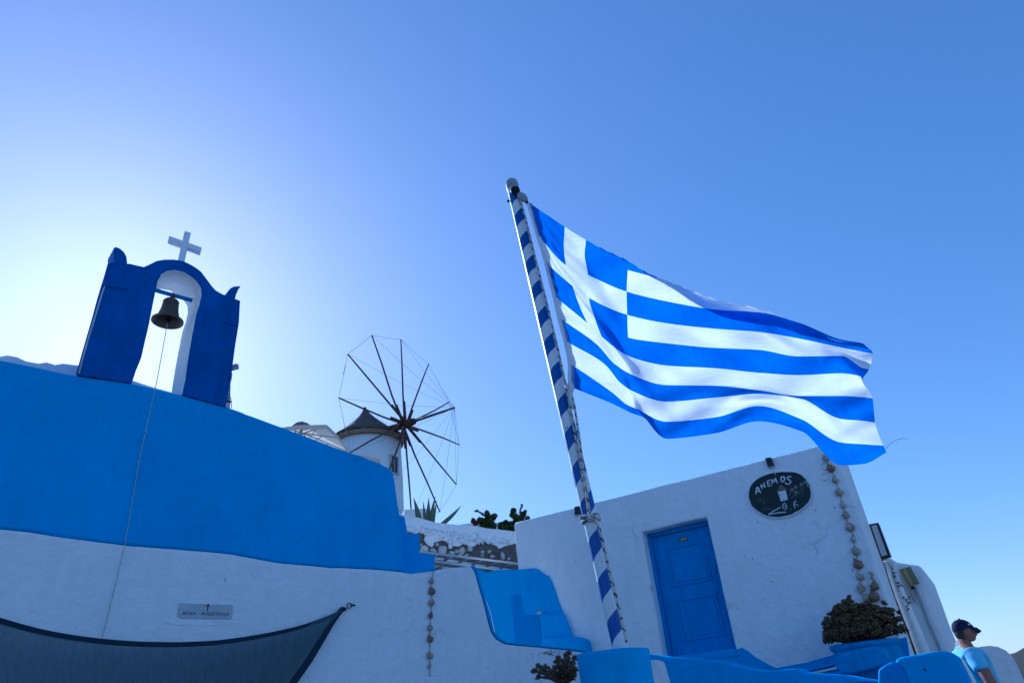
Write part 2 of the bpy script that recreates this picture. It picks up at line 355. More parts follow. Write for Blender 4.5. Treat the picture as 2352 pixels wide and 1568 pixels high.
def pole_material():
    m = bpy.data.materials.new('spiral_striped_pole'); m.use_nodes = True; t = m.node_tree; b = t.nodes['Principled BSDF']
    b.inputs['Roughness'].default_value = 0.4
    tc = t.nodes.new('ShaderNodeTexCoord'); sp = t.nodes.new('ShaderNodeSeparateXYZ'); t.links.new(tc.outputs['Object'], sp.inputs[0])
    an = t.nodes.new('ShaderNodeMath'); an.operation = 'ARCTAN2'; t.links.new(sp.outputs['Y'], an.inputs[0]); t.links.new(sp.outputs['X'], an.inputs[1])
    k = t.nodes.new('ShaderNodeMath'); k.operation = 'MULTIPLY'; t.links.new(an.outputs[0], k.inputs[0]); k.inputs[1].default_value = -1 / (2 * PI)
    z = t.nodes.new('ShaderNodeMath'); z.operation = 'MULTIPLY_ADD'; t.links.new(sp.outputs['Z'], z.inputs[0]); z.inputs[1].default_value = 1 / 0.2; t.links.new(k.outputs[0], z.inputs[2])
    n = t.nodes.new('ShaderNodeTexNoise'); n.inputs['Scale'].default_value = 14; t.links.new(tc.outputs['Object'], n.inputs['Vector'])
    za = t.nodes.new('ShaderNodeMath'); za.operation = 'MULTIPLY_ADD'; t.links.new(n.outputs['Fac'], za.inputs[0]); za.inputs[1].default_value = 0.09; t.links.new(z.outputs[0], za.inputs[2])
    fr = t.nodes.new('ShaderNodeMath'); fr.operation = 'FRACT'; t.links.new(za.outputs[0], fr.inputs[0])
    gt = t.nodes.new('ShaderNodeMath'); gt.operation = 'GREATER_THAN'; t.links.new(fr.outputs[0], gt.inputs[0]); gt.inputs[1].default_value = 0.5
    mx = t.nodes.new('ShaderNodeMix'); mx.data_type = 'RGBA'; t.links.new(gt.outputs[0], mx.inputs['Factor'])
    mx.inputs[6].default_value = (0.72, 0.73, 0.74, 1); mx.inputs[7].default_value = (0.010, 0.075, 0.34, 1)
    n2 = t.nodes.new('ShaderNodeTexNoise'); n2.inputs['Scale'].default_value = 30; n2.inputs['Detail'].default_value = 4; t.links.new(tc.outputs['Object'], n2.inputs['Vector'])
    r2 = t.nodes.new('ShaderNodeValToRGB'); r2.color_ramp.elements[0].position = 0.68; r2.color_ramp.elements[1].position = 0.72; t.links.new(n2.outputs['Fac'], r2.inputs['Fac'])
    m2 = t.nodes.new('ShaderNodeMix'); m2.data_type = 'RGBA'; t.links.new(r2.outputs['Color'], m2.inputs['Factor']); t.links.new(mx.outputs[2], m2.inputs[6]); m2.inputs[7].default_value = (0.10, 0.11, 0.13, 1)
    t.links.new(m2.outputs[2], b.inputs['Base Color'])
    bu = t.nodes.new('ShaderNodeBump'); bu.inputs['Strength'].default_value = 0.25; bu.inputs['Distance'].default_value = 0.006; t.links.new(n.outputs['Fac'], bu.inputs['Height']); t.links.new(bu.outputs[0], b.inputs['Normal'])
    return m
M['pole'] = pole_material()

# ------------------------------------------------------------------ ground and hills
L = Plane(47.0, 8.0)        # church wall and stair parapet
FA = Plane(-59.3, 11.2)     # house front
bm = N(); bmesh.ops.create_grid(bm, x_segments=8, y_segments=8, size=3000)
tag(obj('ground', bm, M['earth'], origin=(0, 0, 0)), kind='structure')
bm = N(); bmesh.ops.create_grid(bm, x_segments=24, y_segments=24, size=9)
for v in bm.verts: v.co = Vector((v.co.x + 1.0, v.co.y - 0.5, 0.004))
tag(obj('street', bm, M['paving'], origin=(0, 0, 0)), kind='structure')
# the hillside behind the church and house, carrying the windmill
bm = N(); gx, gy = 60, 44; grid = []
for j in range(gy + 1):
    row = []
    for i in range(gx + 1):
        x = -46 + i * 1.25; y = 16.4 + j * 1.5
        h = 3.4 + 0.20 * (y - 16.4) - max(0, y - 44) * 0.36
        h *= min(1, max(0, (8.0 - x) / 11)) ** 0.7 * min(1, (x + 47) / 8 + 0.2)
        h += 0.18 * noise.noise(Vector((x * .3, y * .3, 0)))
        row.append(bm.verts.new((x, y, max(h, -0.5) if j < gy else -1)))
    grid.append(row)
for j in range(gy):
    for i in range(gx):
        f = bm.faces.new((grid[j][i], grid[j][i + 1], grid[j + 1][i + 1], grid[j + 1][i])); f.smooth = True
tag(obj('hillside', bm, M['earth'], origin=(0, 0, 0)), kind='structure')
# far hill on the right
bm = N(); rows = []
for j in range(15):
    row = []
    for i in range(61):
        a = math.radians(29.3 + i * 0.75); d = 420 + j * 45
        prof = 17.0 + 5.0 * min(1, i / 8) + 16 * (1 - math.exp(-i / 16)) + 3 * noise.noise(Vector((i * .35, j * .5, 3)))
        prof *= min(1, i / 1.2) if i < 2 else 1
        z = prof * math.sin(min(1, j / 7) * PI / 2) * (1 if j < 9 else max(0, 1 - (j - 8) / 6)) - 1.5
        row.append(bm.verts.new((math.sin(a) * d, math.cos(a) * d, z + 1.2 * noise.noise(Vector((i * 1.1, j * 1.3, 0))))))
    rows.append(row)
for j in range(14):
    for i in range(60):
        f = bm.faces.new((rows[j][i], rows[j][i + 1], rows[j + 1][i + 1], rows[j + 1][i])); f.smooth = True
tag(obj('far_hill', bm, M['scrub'], origin=(0, 0, 0)), kind='structure')

# ------------------------------------------------------------------ church: wall, roof, belfry
def wallpoly(pl, pix, off=0.0, step=0.15, amp=0.006):
    return flat_to(pl, smooth_poly([pl.p(x, y, off) for x, y in pix], step, amp), off)
s0, _ = L.sz(0, 825)
church = thing('church', 'church with bright blue upper wall over white painted base, below the dark blue belfry', 'church', L.w(s0, 0))
# boundary of the paint, blue above and white below (photo curve)
edge = [(-260, 1165), (0, 1213), (60, 1219), (190, 1238), (300, 1252), (430, 1262), (530, 1271), (640, 1291), (760, 1302), (860, 1306), (925, 1312)]
top_edge = [(-260, 775), (0, 825), (90, 843), (160, 858), (300, 878), (420, 906), (520, 932), (552, 945), (660, 984), (760, 1022), (830, 1046), (872, 1062), (895, 1074), (905, 1088), (909, 1110), (914, 1150), (920, 1185), (926, 1240), (929, 1290), (931, 1312)]
bm = N()
sE, zE = L.sz(*edge[0]); sT, zT = L.sz(*top_edge[0])          # the wall runs on to the left, outside the picture
front = flat_to(L, smooth_poly([L.w(sT - 4, zT)] + [L.p(x, y) for x, y in top_edge + edge[::-1]] + [L.w(sT - 4, zE)], 0.12, 0.008))
add_prism(bm, front, L.n * 0.55)
obj('upper_wall', bm, M['azure'], church, bevel=0.035, seg=3)
# white base: continues right as the stair parapet in the same plane, its top dips down to the terrace
par_top = [(925, 1312), (945, 1313), (975, 1310), (1000, 1308), (1040, 1302), (1084, 1300), (1092, 1312), (1103, 1352), (1114, 1390), (1122, 1425), (1130, 1452), (1142, 1467), (1160, 1477), (1190, 1481), (1240, 1485), (1300, 1491), (1345, 1497), (1362, 1508)]
base_front = [L.w(sT - 4, zE, .012)] + [L.p(x, y, 0.012) for x, y in edge[:-1] + par_top]
sA = sT - 4; sB, _ = L.sz(1362, 1508, 0.012)
base_front += [L.w(sB, 0.0, 0.012), L.w(sA, 0.0, 0.012)]
bm = N(); add_prism(bm, flat_to(L, smooth_poly(base_front, 0.14, 0.007), 0.012), L.n * 0.45)
obj('base_wall', bm, M['plaster'], church, bevel=0.03, seg=3)
# blue painted coping along the stair parapet
cop = [(925, 1305), (945, 1306), (975, 1303), (998, 1301), (1003, 1309), (975, 1313), (945, 1317), (925, 1314)]
bm = N(); add_prism(bm, wallpoly(L, cop, 0.016, 0.06, 0.003), L.n * 0.40)
obj('coping', bm, M['azure'], church, bevel=0.01)
# inner blue cheek of the parapet, seen past its white edge
cheek_l = [(1084, 1300), (1092, 1312), (1103, 1352), (1114, 1390), (1122, 1425), (1130, 1452), (1142, 1467), (1160, 1477), (1190, 1481), (1240, 1485), (1300, 1491), (1345, 1497)]
bm = N()
a = [L.p(x, y, -0.44) + Vector((0, 0, 0.0)) for x, y in cheek_l]
pts = smooth_poly([L.p(x, y, 0.0) + L.t * 0.004 + Vector((0, 0, .004)) for x, y in cheek_l], 0.1, 0.004, closed=False)
pv = None
for p in pts:
    q = p + L.n * 0.42 + L.t * 0.01
    v0, v1 = bm.verts.new(p - L.n * 0.008), bm.verts.new(q)
    v2, v3 = bm.verts.new(p - L.n * 0.008 + L.t * .03 + Vector((0, 0, .016))), bm.verts.new(q + L.t * .03 + Vector((0, 0, .016)))
    if pv:
        bm.faces.new((pv[0], v0, v1, pv[1])); bm.faces.new((pv[2], pv[3], v3, v2)); bm.faces.new((pv[0], pv[2], v2, v0)); bm.faces.new((pv[1], v1, v3, pv[3]))
    pv = (v0, v1, v2, v3)
bmesh.ops.recalc_face_normals(bm, faces=bm.faces[:])
obj('coping', bm, M['azure'], church)
# church roof: whitewashed vault lumps just showing over the wall
bm = N()
roof = [(-260, 800), (-60, 822), (0, 815), (18, 812), (40, 816), (62, 826), (90, 831), (108, 828), (128, 834), (145, 831), (162, 833), (200, 838), (240, 850), (560, 945), (580, 958), (582, 1010), (-260, 900)]
add_prism(bm, flat_to(L, smooth_poly([L.p(x, y, -0.9) for x, y in roof], 0.1, 0.02), -0.9), L.n * 3.2)
obj('roof', bm, M['plaster_rough'], church, bevel=0.06, seg=3)

# belfry: dark blue arch, white soffit
B0 = 0.02
def bel(pix, off=B0, step=0.1, amp=0.006): return [L.p(x, y, off) for x, y in pix]
outer = [(174, 859), (247, 606), (262, 602), (300, 606), (330, 613), (346, 606), (360, 599), (378, 596), (400, 596), (422, 600), (446, 612), (462, 624), (474, 640), (485, 655), (496, 667), (512, 676), (520, 678), (552, 691), (549, 740), (541, 790), (532, 860), (519, 934), (419, 904)]
inner = [(419, 904), (426, 870), (433, 820), (441, 770), (450, 725), (458, 700), (463, 678), (462, 662), (452, 647), (438, 634), (420, 624), (402, 620), (384, 622), (370, 630), (362, 645), (357, 668), (350, 705), (340, 755), (325, 820), (312, 852), (303, 879)]
belfry = thing('belfry', 'dark blue arched belfry with curled corner horns on the bright blue church wall', 'belfry', L.p(340, 890))
bm = N()
poly = outer + inner[1:]
f = add_prism(bm, flat_to(L, smooth_poly([L.p(x, y, B0) for x, y in poly], 0.05, 0.006), B0), L.n * 0.52)
for v in bm.verts:
    if v.co.dot(L.n) > L.c + .3 and v.co.dot(L.t) < L.sz(258, 700, B0)[0]:
        zz = (L.sz(247, 606, B0)[1] - v.co.z) / 1.3; v.co += L.t * (.06 + .24 * min(1, max(0, zz)))
for fc_ in bm.faces:       # white soffit and jambs inside the arch, white outer flank
    if abs(fc_.normal.dot(L.n)) < 0.5:
        c_ = fc_.calc_center_median()
        s_, z_ = c_.dot(L.t), c_.z
        sl, _ = L.sz(300, 700, B0); sr, _ = L.sz(480, 740, B0)
        zt_ = L.sz(400, 617, B0)[1]
        if sl < s_ < sr and z_ < zt_ and z_ > L.sz(360, 893, B0)[1] + .03: fc_.material_index = 1
        elif s_ < L.sz(250, 640, B0)[0] and z_ < L.sz(250, 612, B0)[1]: fc_.material_index = 1
obj('arch', bm, [M['royal'], M['plaster_rough']], belfry, bevel=0.018, seg=2, angle=50)
for hp in ([(263, 603), (262, 568), (266, 566), (276, 570), (285, 578), (291, 588), (293, 604), (280, 610)],
           [(519, 679), (524, 668), (530, 661), (538, 657), (554, 656), (548, 664), (543, 676), (540, 688)]):
    bm = N(); add_prism(bm, flat_to(L, smooth_poly([L.p(x, y, B0 - 0.06) for x, y in hp], 0.03, 0.004), B0 - 0.06), L.n * 0.3)
    obj('horn', bm, M['royal'], belfry, bevel=0.012)
# pilaster band under the cornice, slightly proud
for bp in ([(234, 651), (262, 655), (292, 660), (291, 664), (262, 660), (233, 656)], [(519, 737), (536, 739), (548, 743), (546, 749), (533, 745), (518, 741)]):
    bm = N(); add_prism(bm, flat_to(L, smooth_poly([L.p(x, y, B0 + 0.014) for x, y in bp], 0.04, 0.006), B0 + .014), L.n * 0.02)
    obj('moulding', bm, M['royal'], belfry, bevel=0.006)
# worn white arris on the left edge
bm = N(); add_tube(bm, [L.p(x, y, B0 + 0.004) for x, y in ((181, 858), (192, 815), (205, 770), (222, 715), (235, 672), (241, 655))], 0.010, 6)
obj('worn_edge', bm, M['trim_white'], belfry)
bm = N(); add_tube(bm, [L.p(355, 666, -0.22), L.p(441, 690, -0.22)], 0.028, 10)
obj('crossbar', bm, M['door'], belfry)
# cross on its own
cr = thing('cross', 'plain white cross standing on the crown of the dark blue belfry', 'cross', L.p(418, 600, -0.2))
CRP = Plane(58.0, 0.0); CRP.c = L.p(418, 600, -0.2).dot(CRP.n)
bm = N(); add_prism(bm, [CRP.p(x, y) for x, y in ((407, 604), (424, 530), (439, 534), (423, 606))], CRP.n * 0.09)
obj('upright', bm, M['plaster'], cr, bevel=0.008)
bm = N(); add_prism(bm, [CRP.p(x, y, 0.004) for x, y in ((386, 552), (389, 541), (464, 568), (461, 580))], CRP.n * 0.082)
obj('arm', bm, M['plaster'], cr, bevel=0.008)
# bell
bc = L.p(398, 680, -0.22)
sc = (L.p(420, 745, -0.22) - L.p(347, 735, -0.22)).length / 2
bell = thing('bell', 'dark bronze bell hanging in the belfry arch', 'bell', bc)
zb = L.p(384, 739, -0.22).z; H = (L.p(397, 686, -0.22).z - zb) * .96
ctr = L.p(389, 715, -0.22); ctr.z = zb
prof = [(0.0, H), (0.30, H), (0.42, H * .95), (0.50, H * .86), (0.54, H * .6), (0.60, H * .38), (0.70, H * .22), (0.84, H * .10), (1.0, 0.02), (1.0, 0.0), (0.93, 0.0), (0.78, H * .10), (0.62, H * .22), (0.50, H * .4), (0.44, H * .7), (0.3, H * .9), (0, H * .92)]
bm = N(); add_lathe(bm, [(r * sc, h) for r, h in prof], Matrix.Translation(ctr), 36)
for h in (.36, .14, .88):
    r_ = {.36: .595, .14: .79, .88: .475}[h]
    add_lathe(bm, [(r_ * sc, H * h - .006), (r_ * sc + .008, H * h), (r_ * sc, H * h + .006)], Matrix.Translation(ctr), 36)
obj('bell_body', bm, M['bronze'], bell)
bm = N(); add_tube(bm, [ctr + Vector((0, 0, H - .01)), ctr + Vector((0, 0, H + .05)), L.p(398, 674, -0.22)], 0.022, 8); add_ball(bm, 0.035, Matrix.Translation(L.p(398, 679, -0.22)))
obj('yoke', bm, M['bronze'], bell)
bm = N(); add_tube(bm, [ctr + Vector((0, 0, H * .85)), ctr + Vector((0.01, -.01, 0.02))], [0.012, 0.02], 8); add_ball(bm, 0.04, Matrix.Translation(ctr + Vector((0.01, -.01, 0.01))))
obj('clapper', bm, M['iron'], bell)
def rope(name, pts, r, step=None, seg=6, flick=(4, 1), parent=None, mats=None):
    out = []
    for a, b in zip(pts, pts[1:]):
        k = max(1, int((b - a).length / (step or r * 2.2)))
        out += [a.lerp(b, i / k) for i in range(k)]
    out.append(pts[-1]); bm_ = N()
    add_tube(bm_, out, r, seg, fleck=lambda i, k: (i + k) % flick[0] < flick[1] and (i * 37 + k * 11) % 10 < 7)
    return obj(name, bm_, mats or [M['rope_light'], M['rope_dark']], parent)
p_ = [ctr + Vector((0.01, -.01, -0.02)), L.p(361, 872, 0.06), L.p(321, 1050, 0.05), L.p(288, 1246, 0.045), L.p(260, 1362, 0.04), L.p(234, 1466, 0.04), L.p(222, 1512, 0.04)]
tag(rope('bell_rope', p_, 0.0045, 0.02, 6, (5, 2), None, [M['rope_light'], M['cord']]), 'thin bell rope running from the bell down the blue and white church wall', 'rope')

# mast behind the belfry
mast = thing('mast', 'slim grey mast with small rectangular panel behind right side of belfry', 'mast', at_depth(523, 936, 9.6))
bm = N(); add_tube(bm, [at_depth(522, 950, 9.6), at_depth(523, 905, 9.6), at_depth(527, 862, 9.6), at_depth(531, 838, 9.6)], [.035, .035, .02, .018], 8); obj('post', bm, M['steel_grey'], mast)
bm = N(); add_prism(bm, [at_depth(x, y, 9.6) for x, y in ((522, 850), (524, 843), (541, 834), (542, 845))], Vector((.02, .06, .01))); obj('panel', bm, M['steel_grey'], mast, bevel=.003)
bm = N(); add_tube(bm, [at_depth(x, y, 9.58) for x, y in ((530, 846), (533, 860), (531, 872), (526, 886))], .006, 5); add_tube(bm, [at_depth(x, y, 9.58) for x, y in ((527, 905), (531, 918), (532, 938))], .006, 5); obj('cable', bm, M['cord'], mast)
bm = N(); add_tube(bm, [at_depth(x, y, 9.55) for x, y in ((517, 922), (524, 921), (531, 923))], .015, 6); obj('clamp', bm, M['iron'], mast)

# name plaque with Greek lettering
def fit_text(bm, body, w_, h_, m):
    b_ = N(); text_bm(b_, body, 1.0, Matrix(), .0015)
    x0, x1 = min(v.co.x for v in b_.verts), max(v.co.x for v in b_.verts); y0, y1 = min(v.co.y for v in b_.verts), max(v.co.y for v in b_.verts)
    for v in b_.verts: v.co = m @ Vector(((v.co.x - (x0 + x1) / 2) * w_ / (x1 - x0), (v.co.y - (y0 + y1) / 2) * h_ / (y1 - y0), v.co.z))
    me_ = bpy.data.meshes.new('t'); b_.to_mesh(me_); b_.free(); bm.from_mesh(me_); bpy.data.meshes.remove(me_)
def text_bm(bm, body, size, m, depth=0.002, mi=0):
    cu = bpy.data.curves.new('lettering', 'FONT'); cu.body = body; cu.size = size; cu.align_x = 'CENTER'; cu.align_y = 'CENTER'; cu.extrude = depth
    to = bpy.data.objects.new('lettering', cu); C.objects.link(to)
    dg = bpy.context.evaluated_depsgraph_get(); me = bpy.data.meshes.new_from_object(to.evaluated_get(dg))
    n0 = len(bm.verts); bm.from_mesh(me); bm.verts.ensure_lookup_table()
    for v in bm.verts[n0:]: v.co = m @ v.co
    bpy.data.objects.remove(to); bpy.data.meshes.remove(me)
sa, za = L.sz(411, 1384, .012); sb, zb_ = L.sz(532, 1422, .012)
plq = thing('name_plaque', 'grey marble plaque with Greek church name set in the white wall', 'plaque', L.w((sa + sb) / 2, zb_, .012))
W_ = sb - sa; Hh = za - zb_
jag = [(0, 0.12), (0.05, 0.05), (.09, 0.0), (.6, .0), (.98, 0.02), (1, .10), (1, .93), (.97, 1), (.5, .99), (.03, 1.0), (0, .96)]
bm = N(); add_prism(bm, [L.w(sa + u * W_, zb_ + v * Hh, .022) for u, v in jag], L.n * .02); obj('slab', bm, M['marble'], plq, bevel=.003)
bm = N(); fit_text(bm, 'ΑΓΙΟΙ', .235 * W_, .20 * Hh, L.mat(sa + .195 * W_, zb_ + .34 * Hh, .0235)); o = obj('lettering', bm, M['ink'], plq); o['kind'] = 'stuff'; bm = N()
fit_text(bm, 'ΑΠΟΣΤΟΛΟΙ', .50 * W_, .20 * Hh, L.mat(sa + .67 * W_, zb_ + .34 * Hh, .0235)); o = obj('lettering', bm, M['ink'], plq); o['kind'] = 'stuff'
bm = N(); mm = L.mat(sa + .52 * W_, zb_ + .78 * Hh, .0235); add_box(bm, (.010, .075, .003), mm); add_box(bm, (.038, .010, .004), mm, (0, .014, 0)); obj('cross_mark', bm, M['ink'], plq)
for u in (.05, .27, .5, .86):
    bm = N(); add_tube(bm, [L.w(sa + (u + .01 * math.sin(9 * v + u * 20)) * W_, zb_ + v * Hh, .0235) for v in (1, .8, .6, .4, .1 if u > .8 else .35)], .0028, 5)
    obj('paint_drip', bm, M['whitepaint'], plq)
bm = N(); add_ball(bm, (.012, .010, .003), L.mat(sa + .475 * W_, zb_ + .88 * Hh, .022)); obj('rust_stain', bm, M['stain'], plq)
bm = N(); add_prism(bm, flat_to(L, smooth_poly([L.w(sa + u * W_, zb_ + v * Hh, .017) for u, v in ((-.22, -.22), (-.1, -.1), (1.0, -.08), (1.12, -.22), (1.0, -.42), (-.1, -.38))], .06, .02), .017), L.n * .02); obj('plaster_patch', bm, M['plaster_rough'], plq, bevel=.004)

# shade sail
tp = [(-200, 1356), (0, 1420), (100, 1447), (180, 1461), (250, 1469), (330, 1474), (400, 1475), (480, 1472), (550, 1464), (630, 1450), (700, 1433), (760, 1411), (796, 1394)]
rt = [(796, 1394), (788, 1404), (776, 1420), (762, 1442), (740, 1480), (716, 1520), (688, 1560), (640, 1630)]
sail = thing('shade_sail', 'dark blue grey shade net stretched below the plaque and hooked to the white wall', 'shade sail', L.p(300, 1560, .5))
def sail_off(u): return 0.05 + 0.75 * (1 - u) ** 1.2
bm = N(); nu, nv = 64, 14; g = []
us = [0, .2, .28, .345, .4, .47, .53, .6, .66, .74, .82, .92, 1]
for i in range(nu + 1):
    u = i / nu; px, py = pchip(us, [a[0] for a in tp], u), pchip(us, [a[1] for a in tp], u)
    P0 = L.p(px, py, sail_off(u)); col = []
    # bottom of this column: along the right edge line, drifting outwards
    bx, by = px * (640 / 796), 1640 if u < .97 else 1640
    k = min(1, (1 - u) / .0001) if u == 1 else 1
    for j in range(nv + 1):
        v = j / nv
        if u > .8:
            # columns converge on the corner
            rx, ry = pchip([i2 / 7 for i2 in range(8)], [r[0] for r in rt], v), pchip([i2 / 7 for i2 in range(8)], [r[1] for r in rt], v)
            q = (u - .8) / .2
            cx_, cy_ = px * (1 - v) + (pchip(us, [a[0] for a in tp], .8) * .8) * v, py * (1 - v) + 1640 * v
            X, Y = cx_ * (1 - q) + rx * q, cy_ * (1 - q) + ry * q
        else: X, Y = px * (1 - v) + px * .8 * v, py * (1 - v) + 1640 * v
        o_ = sail_off(u) + 0.25 * v * (1 - .3 * u) + .02 * math.sin(u * 23 + v * 3) * v
        col.append(bm.verts.new(L.p(X, Y, o_)))
    g.append(col)
for i in range(nu):
    for j in range(nv):
        f = bm.faces.new((g[i][j], g[i + 1][j], g[i + 1][j + 1], g[i][j + 1])); f.smooth = True
obj('net', bm, M['sail'], sail)
bm = N()
hem = [L.p(pchip(us, [a[0] for a in tp], i / 60), pchip(us, [a[1] for a in tp], i / 60) + 4, sail_off(i / 60) + .012) for i in range(61)]
pv = None
for i, p in enumerate(hem):
    d_ = Vector((0, 0, -.045 * (1 - .55 * (i / 60) ** 3)))
    a_ = [bm.verts.new(p + Vector((0, 0, .022))), bm.verts.new(p + d_ * .6)]
    if pv: bm.faces.new((pv[0], a_[0], a_[1], pv[1]))
    pv = a_
hm = obj('hem', bm, M['sail_hem'], sail)
bm = N(); pv = None
for i in range(31):
    v = i / 30
    rx, ry = pchip([i2 / 7 for i2 in range(8)], [r[0] for r in rt], v), pchip([i2 / 7 for i2 in range(8)], [r[1] for r in rt], v)
    o_ = .05 + .25 * v * .7 + .02 * math.sin(23 + v * 3) * v + .012
    a_ = [bm.verts.new(L.p(rx, ry, o_)), bm.verts.new(L.p(rx - 12 - 8 * v, ry - 2, o_))]
    if pv: bm.faces.new((pv[0], a_[0], a_[1], pv[1]))
    pv = a_
obj('hem', bm, M['sail_hem'], sail)
bm = N(); c0 = L.p(802, 1390, .05)
add_tube(bm, [c0 + L.t * .03 * math.cos(k * PI / 8) + Vector((0, 0, .03 * math.sin(k * PI / 8))) for k in range(17)], .006, 6, cap=False); obj('ring', bm, M['iron'], sail)
bm = N(); add_tube(bm, [L.p(806, 1388, .05), L.p(815, 1389, .02), L.p(816, 1389, -.02)], .010, 6); obj('hook', bm, M['iron'], sail)

# shell garlands -------------------------------------------------------
def shell_mesh(kind):
    bm_ = N()
    if kind == 0: prof_ = [(0, 1.25), (.10, 1.1), (.25, .8), (.55, .5), (.9, .1), (1, -.15), (.85, -.5), (.5, -.8), (0, -.95)]
    elif kind == 1: prof_ = [(0, 1.0), (.18, .85), (.5, .62), (.8, .3), (.72, .22), (.98, -.1), (.9, -.2), (.8, -.55), (.4, -.85), (0, -.95)]
    else: prof_ = [(0, 1.15), (.3, .7), (.42, .55), (.38, .5), (.7, .2), (.66, .14), (.85, -.2), (.6, -.6), (.3, -.95), (0, -1.05)]
    add_lathe(bm_, prof_, Matrix(), 12)
    for v in bm_.verts:
        v.co += Vector((noise.noise(v.co * 2), noise.noise(v.co * 2 + Vector((5, 5, 5))), 0)) * .22
        a_ = math.atan2(v.co.y, v.co.x); k = 1 + .10 * math.sin(a_ * 5 + v.co.z * 6); v.co.x *= k; v.co.y *= k
    return bm_
def garland(label, pl, pix, loc_px, extra=None):
    g_ = thing('shell_garland', label, 'garland', pl.p(*loc_px, .03), None)
    rope('string', [pl.p(x, y, .035) for x, y, *_ in pix], .006, .03, 5, parent=g_, mats=[M['cord'], M['rope_dark']])
    for x, y, r, kind, brown in pix:
        if not r: continue
        c_ = pl.p(x, y, .05); rr = r * (c_ - EYE).length / 1950
        bm_ = shell_mesh(kind)
        mm_ = Matrix.Translation(c_) @ Euler((rnd.uniform(-.4, .4), rnd.uniform(-.5, .5), rnd.uniform(0, 6))).to_matrix().to_4x4() @ Matrix.Diagonal((rr, rr * .9, rr * 1.15, 1))
        bmesh.ops.transform(bm_, matrix=mm_, verts=bm_.verts[:])
        obj('shell', bm_, M['shell_brown'] if brown else M['shell'], g_)
    if extra: extra(g_)
    return g_
g1 = [(996, 1308, 0, 0, 0), (992, 1332, 8, 0, 0), (992, 1356, 10, 0, 1), (992, 1382, 9, 1, 0), (990, 1411, 8, 2, 1), (988, 1440, 8, 1, 0), (988, 1466, 9, 0, 1), (988, 1503, 9.5, 0, 0), (987, 1528, 6, 2, 0), (988, 1552, 0, 0, 0)]
garland('string of seven large sea shells hanging on the white wall left of the blue stairs', L, g1, (990, 1540))
def k7(x, y): return 1674.6 + .252 * x, 1016 + .252 * y
g2px = [(868, 70, 0, 0, 0), (880, 135, 11, 1, 0), (922, 230, 12, 0, 1), (965, 335, 10, 0, 0), (1000, 448, 12, 1, 0), (1032, 560, 10, 2, 0), (1060, 655, 11, 1, 0), (1100, 765, 13, 0, 0), (1132, 870, 10, 2, 0), (1155, 985, 12, 1, 0), (1172, 1105, 13, 0, 1), (1190, 1215, 11, 0, 0), (1198, 1320, 11, 1, 0), (1185, 1365, 0, 0, 0), (1250, 1415, 11, 0, 0), (1320, 1395, 14.5, 0, 1), (1325, 1300, 12, 0, 1), (1302, 1225, 5, 2, 0), (1295, 1190, 6, 2, 0), (1255, 1180, 0, 0, 0)]
garland('long string of sea shells on the house front, curling up above the potted plant', FA, [(*k7(a, b), r * .93, k, br) for a, b, r, k, br in g2px], k7(1250, 1440))

# ------------------------------------------------------------------ stairs between church and house
SB = Plane(47.0, 8.36)
def k6(x, y): return 922 + .128 * x, 1138.4 + .128 * y
stair = thing('stepped_wall', 'bright blue wall stepping down behind the end of the tall blue church wall', 'stair wall', SB.p(960, 1306))
bm = N()
sp = [(915, 1180), (930, 1186), (936, 1221), (939, 1223.5), (962, 1224.5), (964, 1228), (965, 1270.5), (998, 1272), (1000, 1330), (915, 1330)]
add_prism(bm, wallpoly(SB, sp, 0, .08, .004), SB.n * .9); obj('steps', bm, M['azure'], stair, bevel=.02, seg=3)
# blue stair well: back wall on the house front
FB = Plane(-59.3, 11.14)
well = thing('blue_stairs', 'bright blue staircase bay painted against the left end of the white house', 'staircase', FB.w(*FB.sz(1240, 1490)[:1], 0))
bp = [(1060, 1300), (1104, 1307), (1118, 1314), (1132, 1309), (1150, 1307.5), (1205, 1306), (1228, 1304), (1236, 1308), (1246, 1316), (1258, 1322), (1265, 1334), (1270, 1348), (1276, 1366), (1283, 1388), (1290, 1404), (1300, 1430), (1307, 1450), (1314, 1478), (1326, 1535), (1060, 1560)]
bm = N(); add_prism(bm, wallpoly(FB, bp, 0, .06, .010), FB.n * .058); obj('back_wall', bm, M['azure'], well, bevel=.012)
# step blocks in front of it
def blockpoly(px, off, depth, name, m, bev=.02):
    b_ = N(); pl_ = FB; add_prism(b_, flat_to(pl_, smooth_poly([pl_.p(x, y, off) for x, y in px], .06, .004), off), pl_.n * depth); return obj(name, b_, m, well, bevel=bev)
def k4(x, y): return 1081.9 + .1722 * x, 1298.3 + .1722 * y
blockpoly([k4(*q) for q in ((530, 400), (600, 375), (655, 385), (705, 655), (900, 650), (935, 960), (1240, 960), (1245, 1200), (600, 1200))], .012, .01, 'step_side_shade', M['azure_dark_shade'], .003)  # left sides of the steps, their shade painted as a flat darker patch
blockpoly([k4(*q) for q in ((900, 642), (1225, 640), (1350, 950), (1360, 1010), (940, 1010))], .07, .07, 'step', M['azure'])
blockpoly([k4(*q) for q in ((935, 965), (1240, 950), (1380, 945), (1470, 965), (1520, 1000), (1560, 1180), (1550, 1260), (940, 1210))], .20, .20, 'step', M['azure'])
bm = N(); add_ball(bm, (.045, .03, .03), Matrix.Translation(FB.p(*k4(912, 628), .2)), noise_amp=.5); obj('pebble', bm, M['stone'], well)
# thin white cable clipped along the parapet cheek
bm = N(); add_tube(bm, [FB.p(x, y, .012) for x, y in ((1094, 1306), (1101, 1325), (1112, 1364), (1127, 1408), (1135, 1444), (1141, 1464), (1150, 1478))], .009, 6)
tag(obj('cable', bm, M['whitepaint']), 'thin white cable running down the blue cheek of the stairs', 'cable')
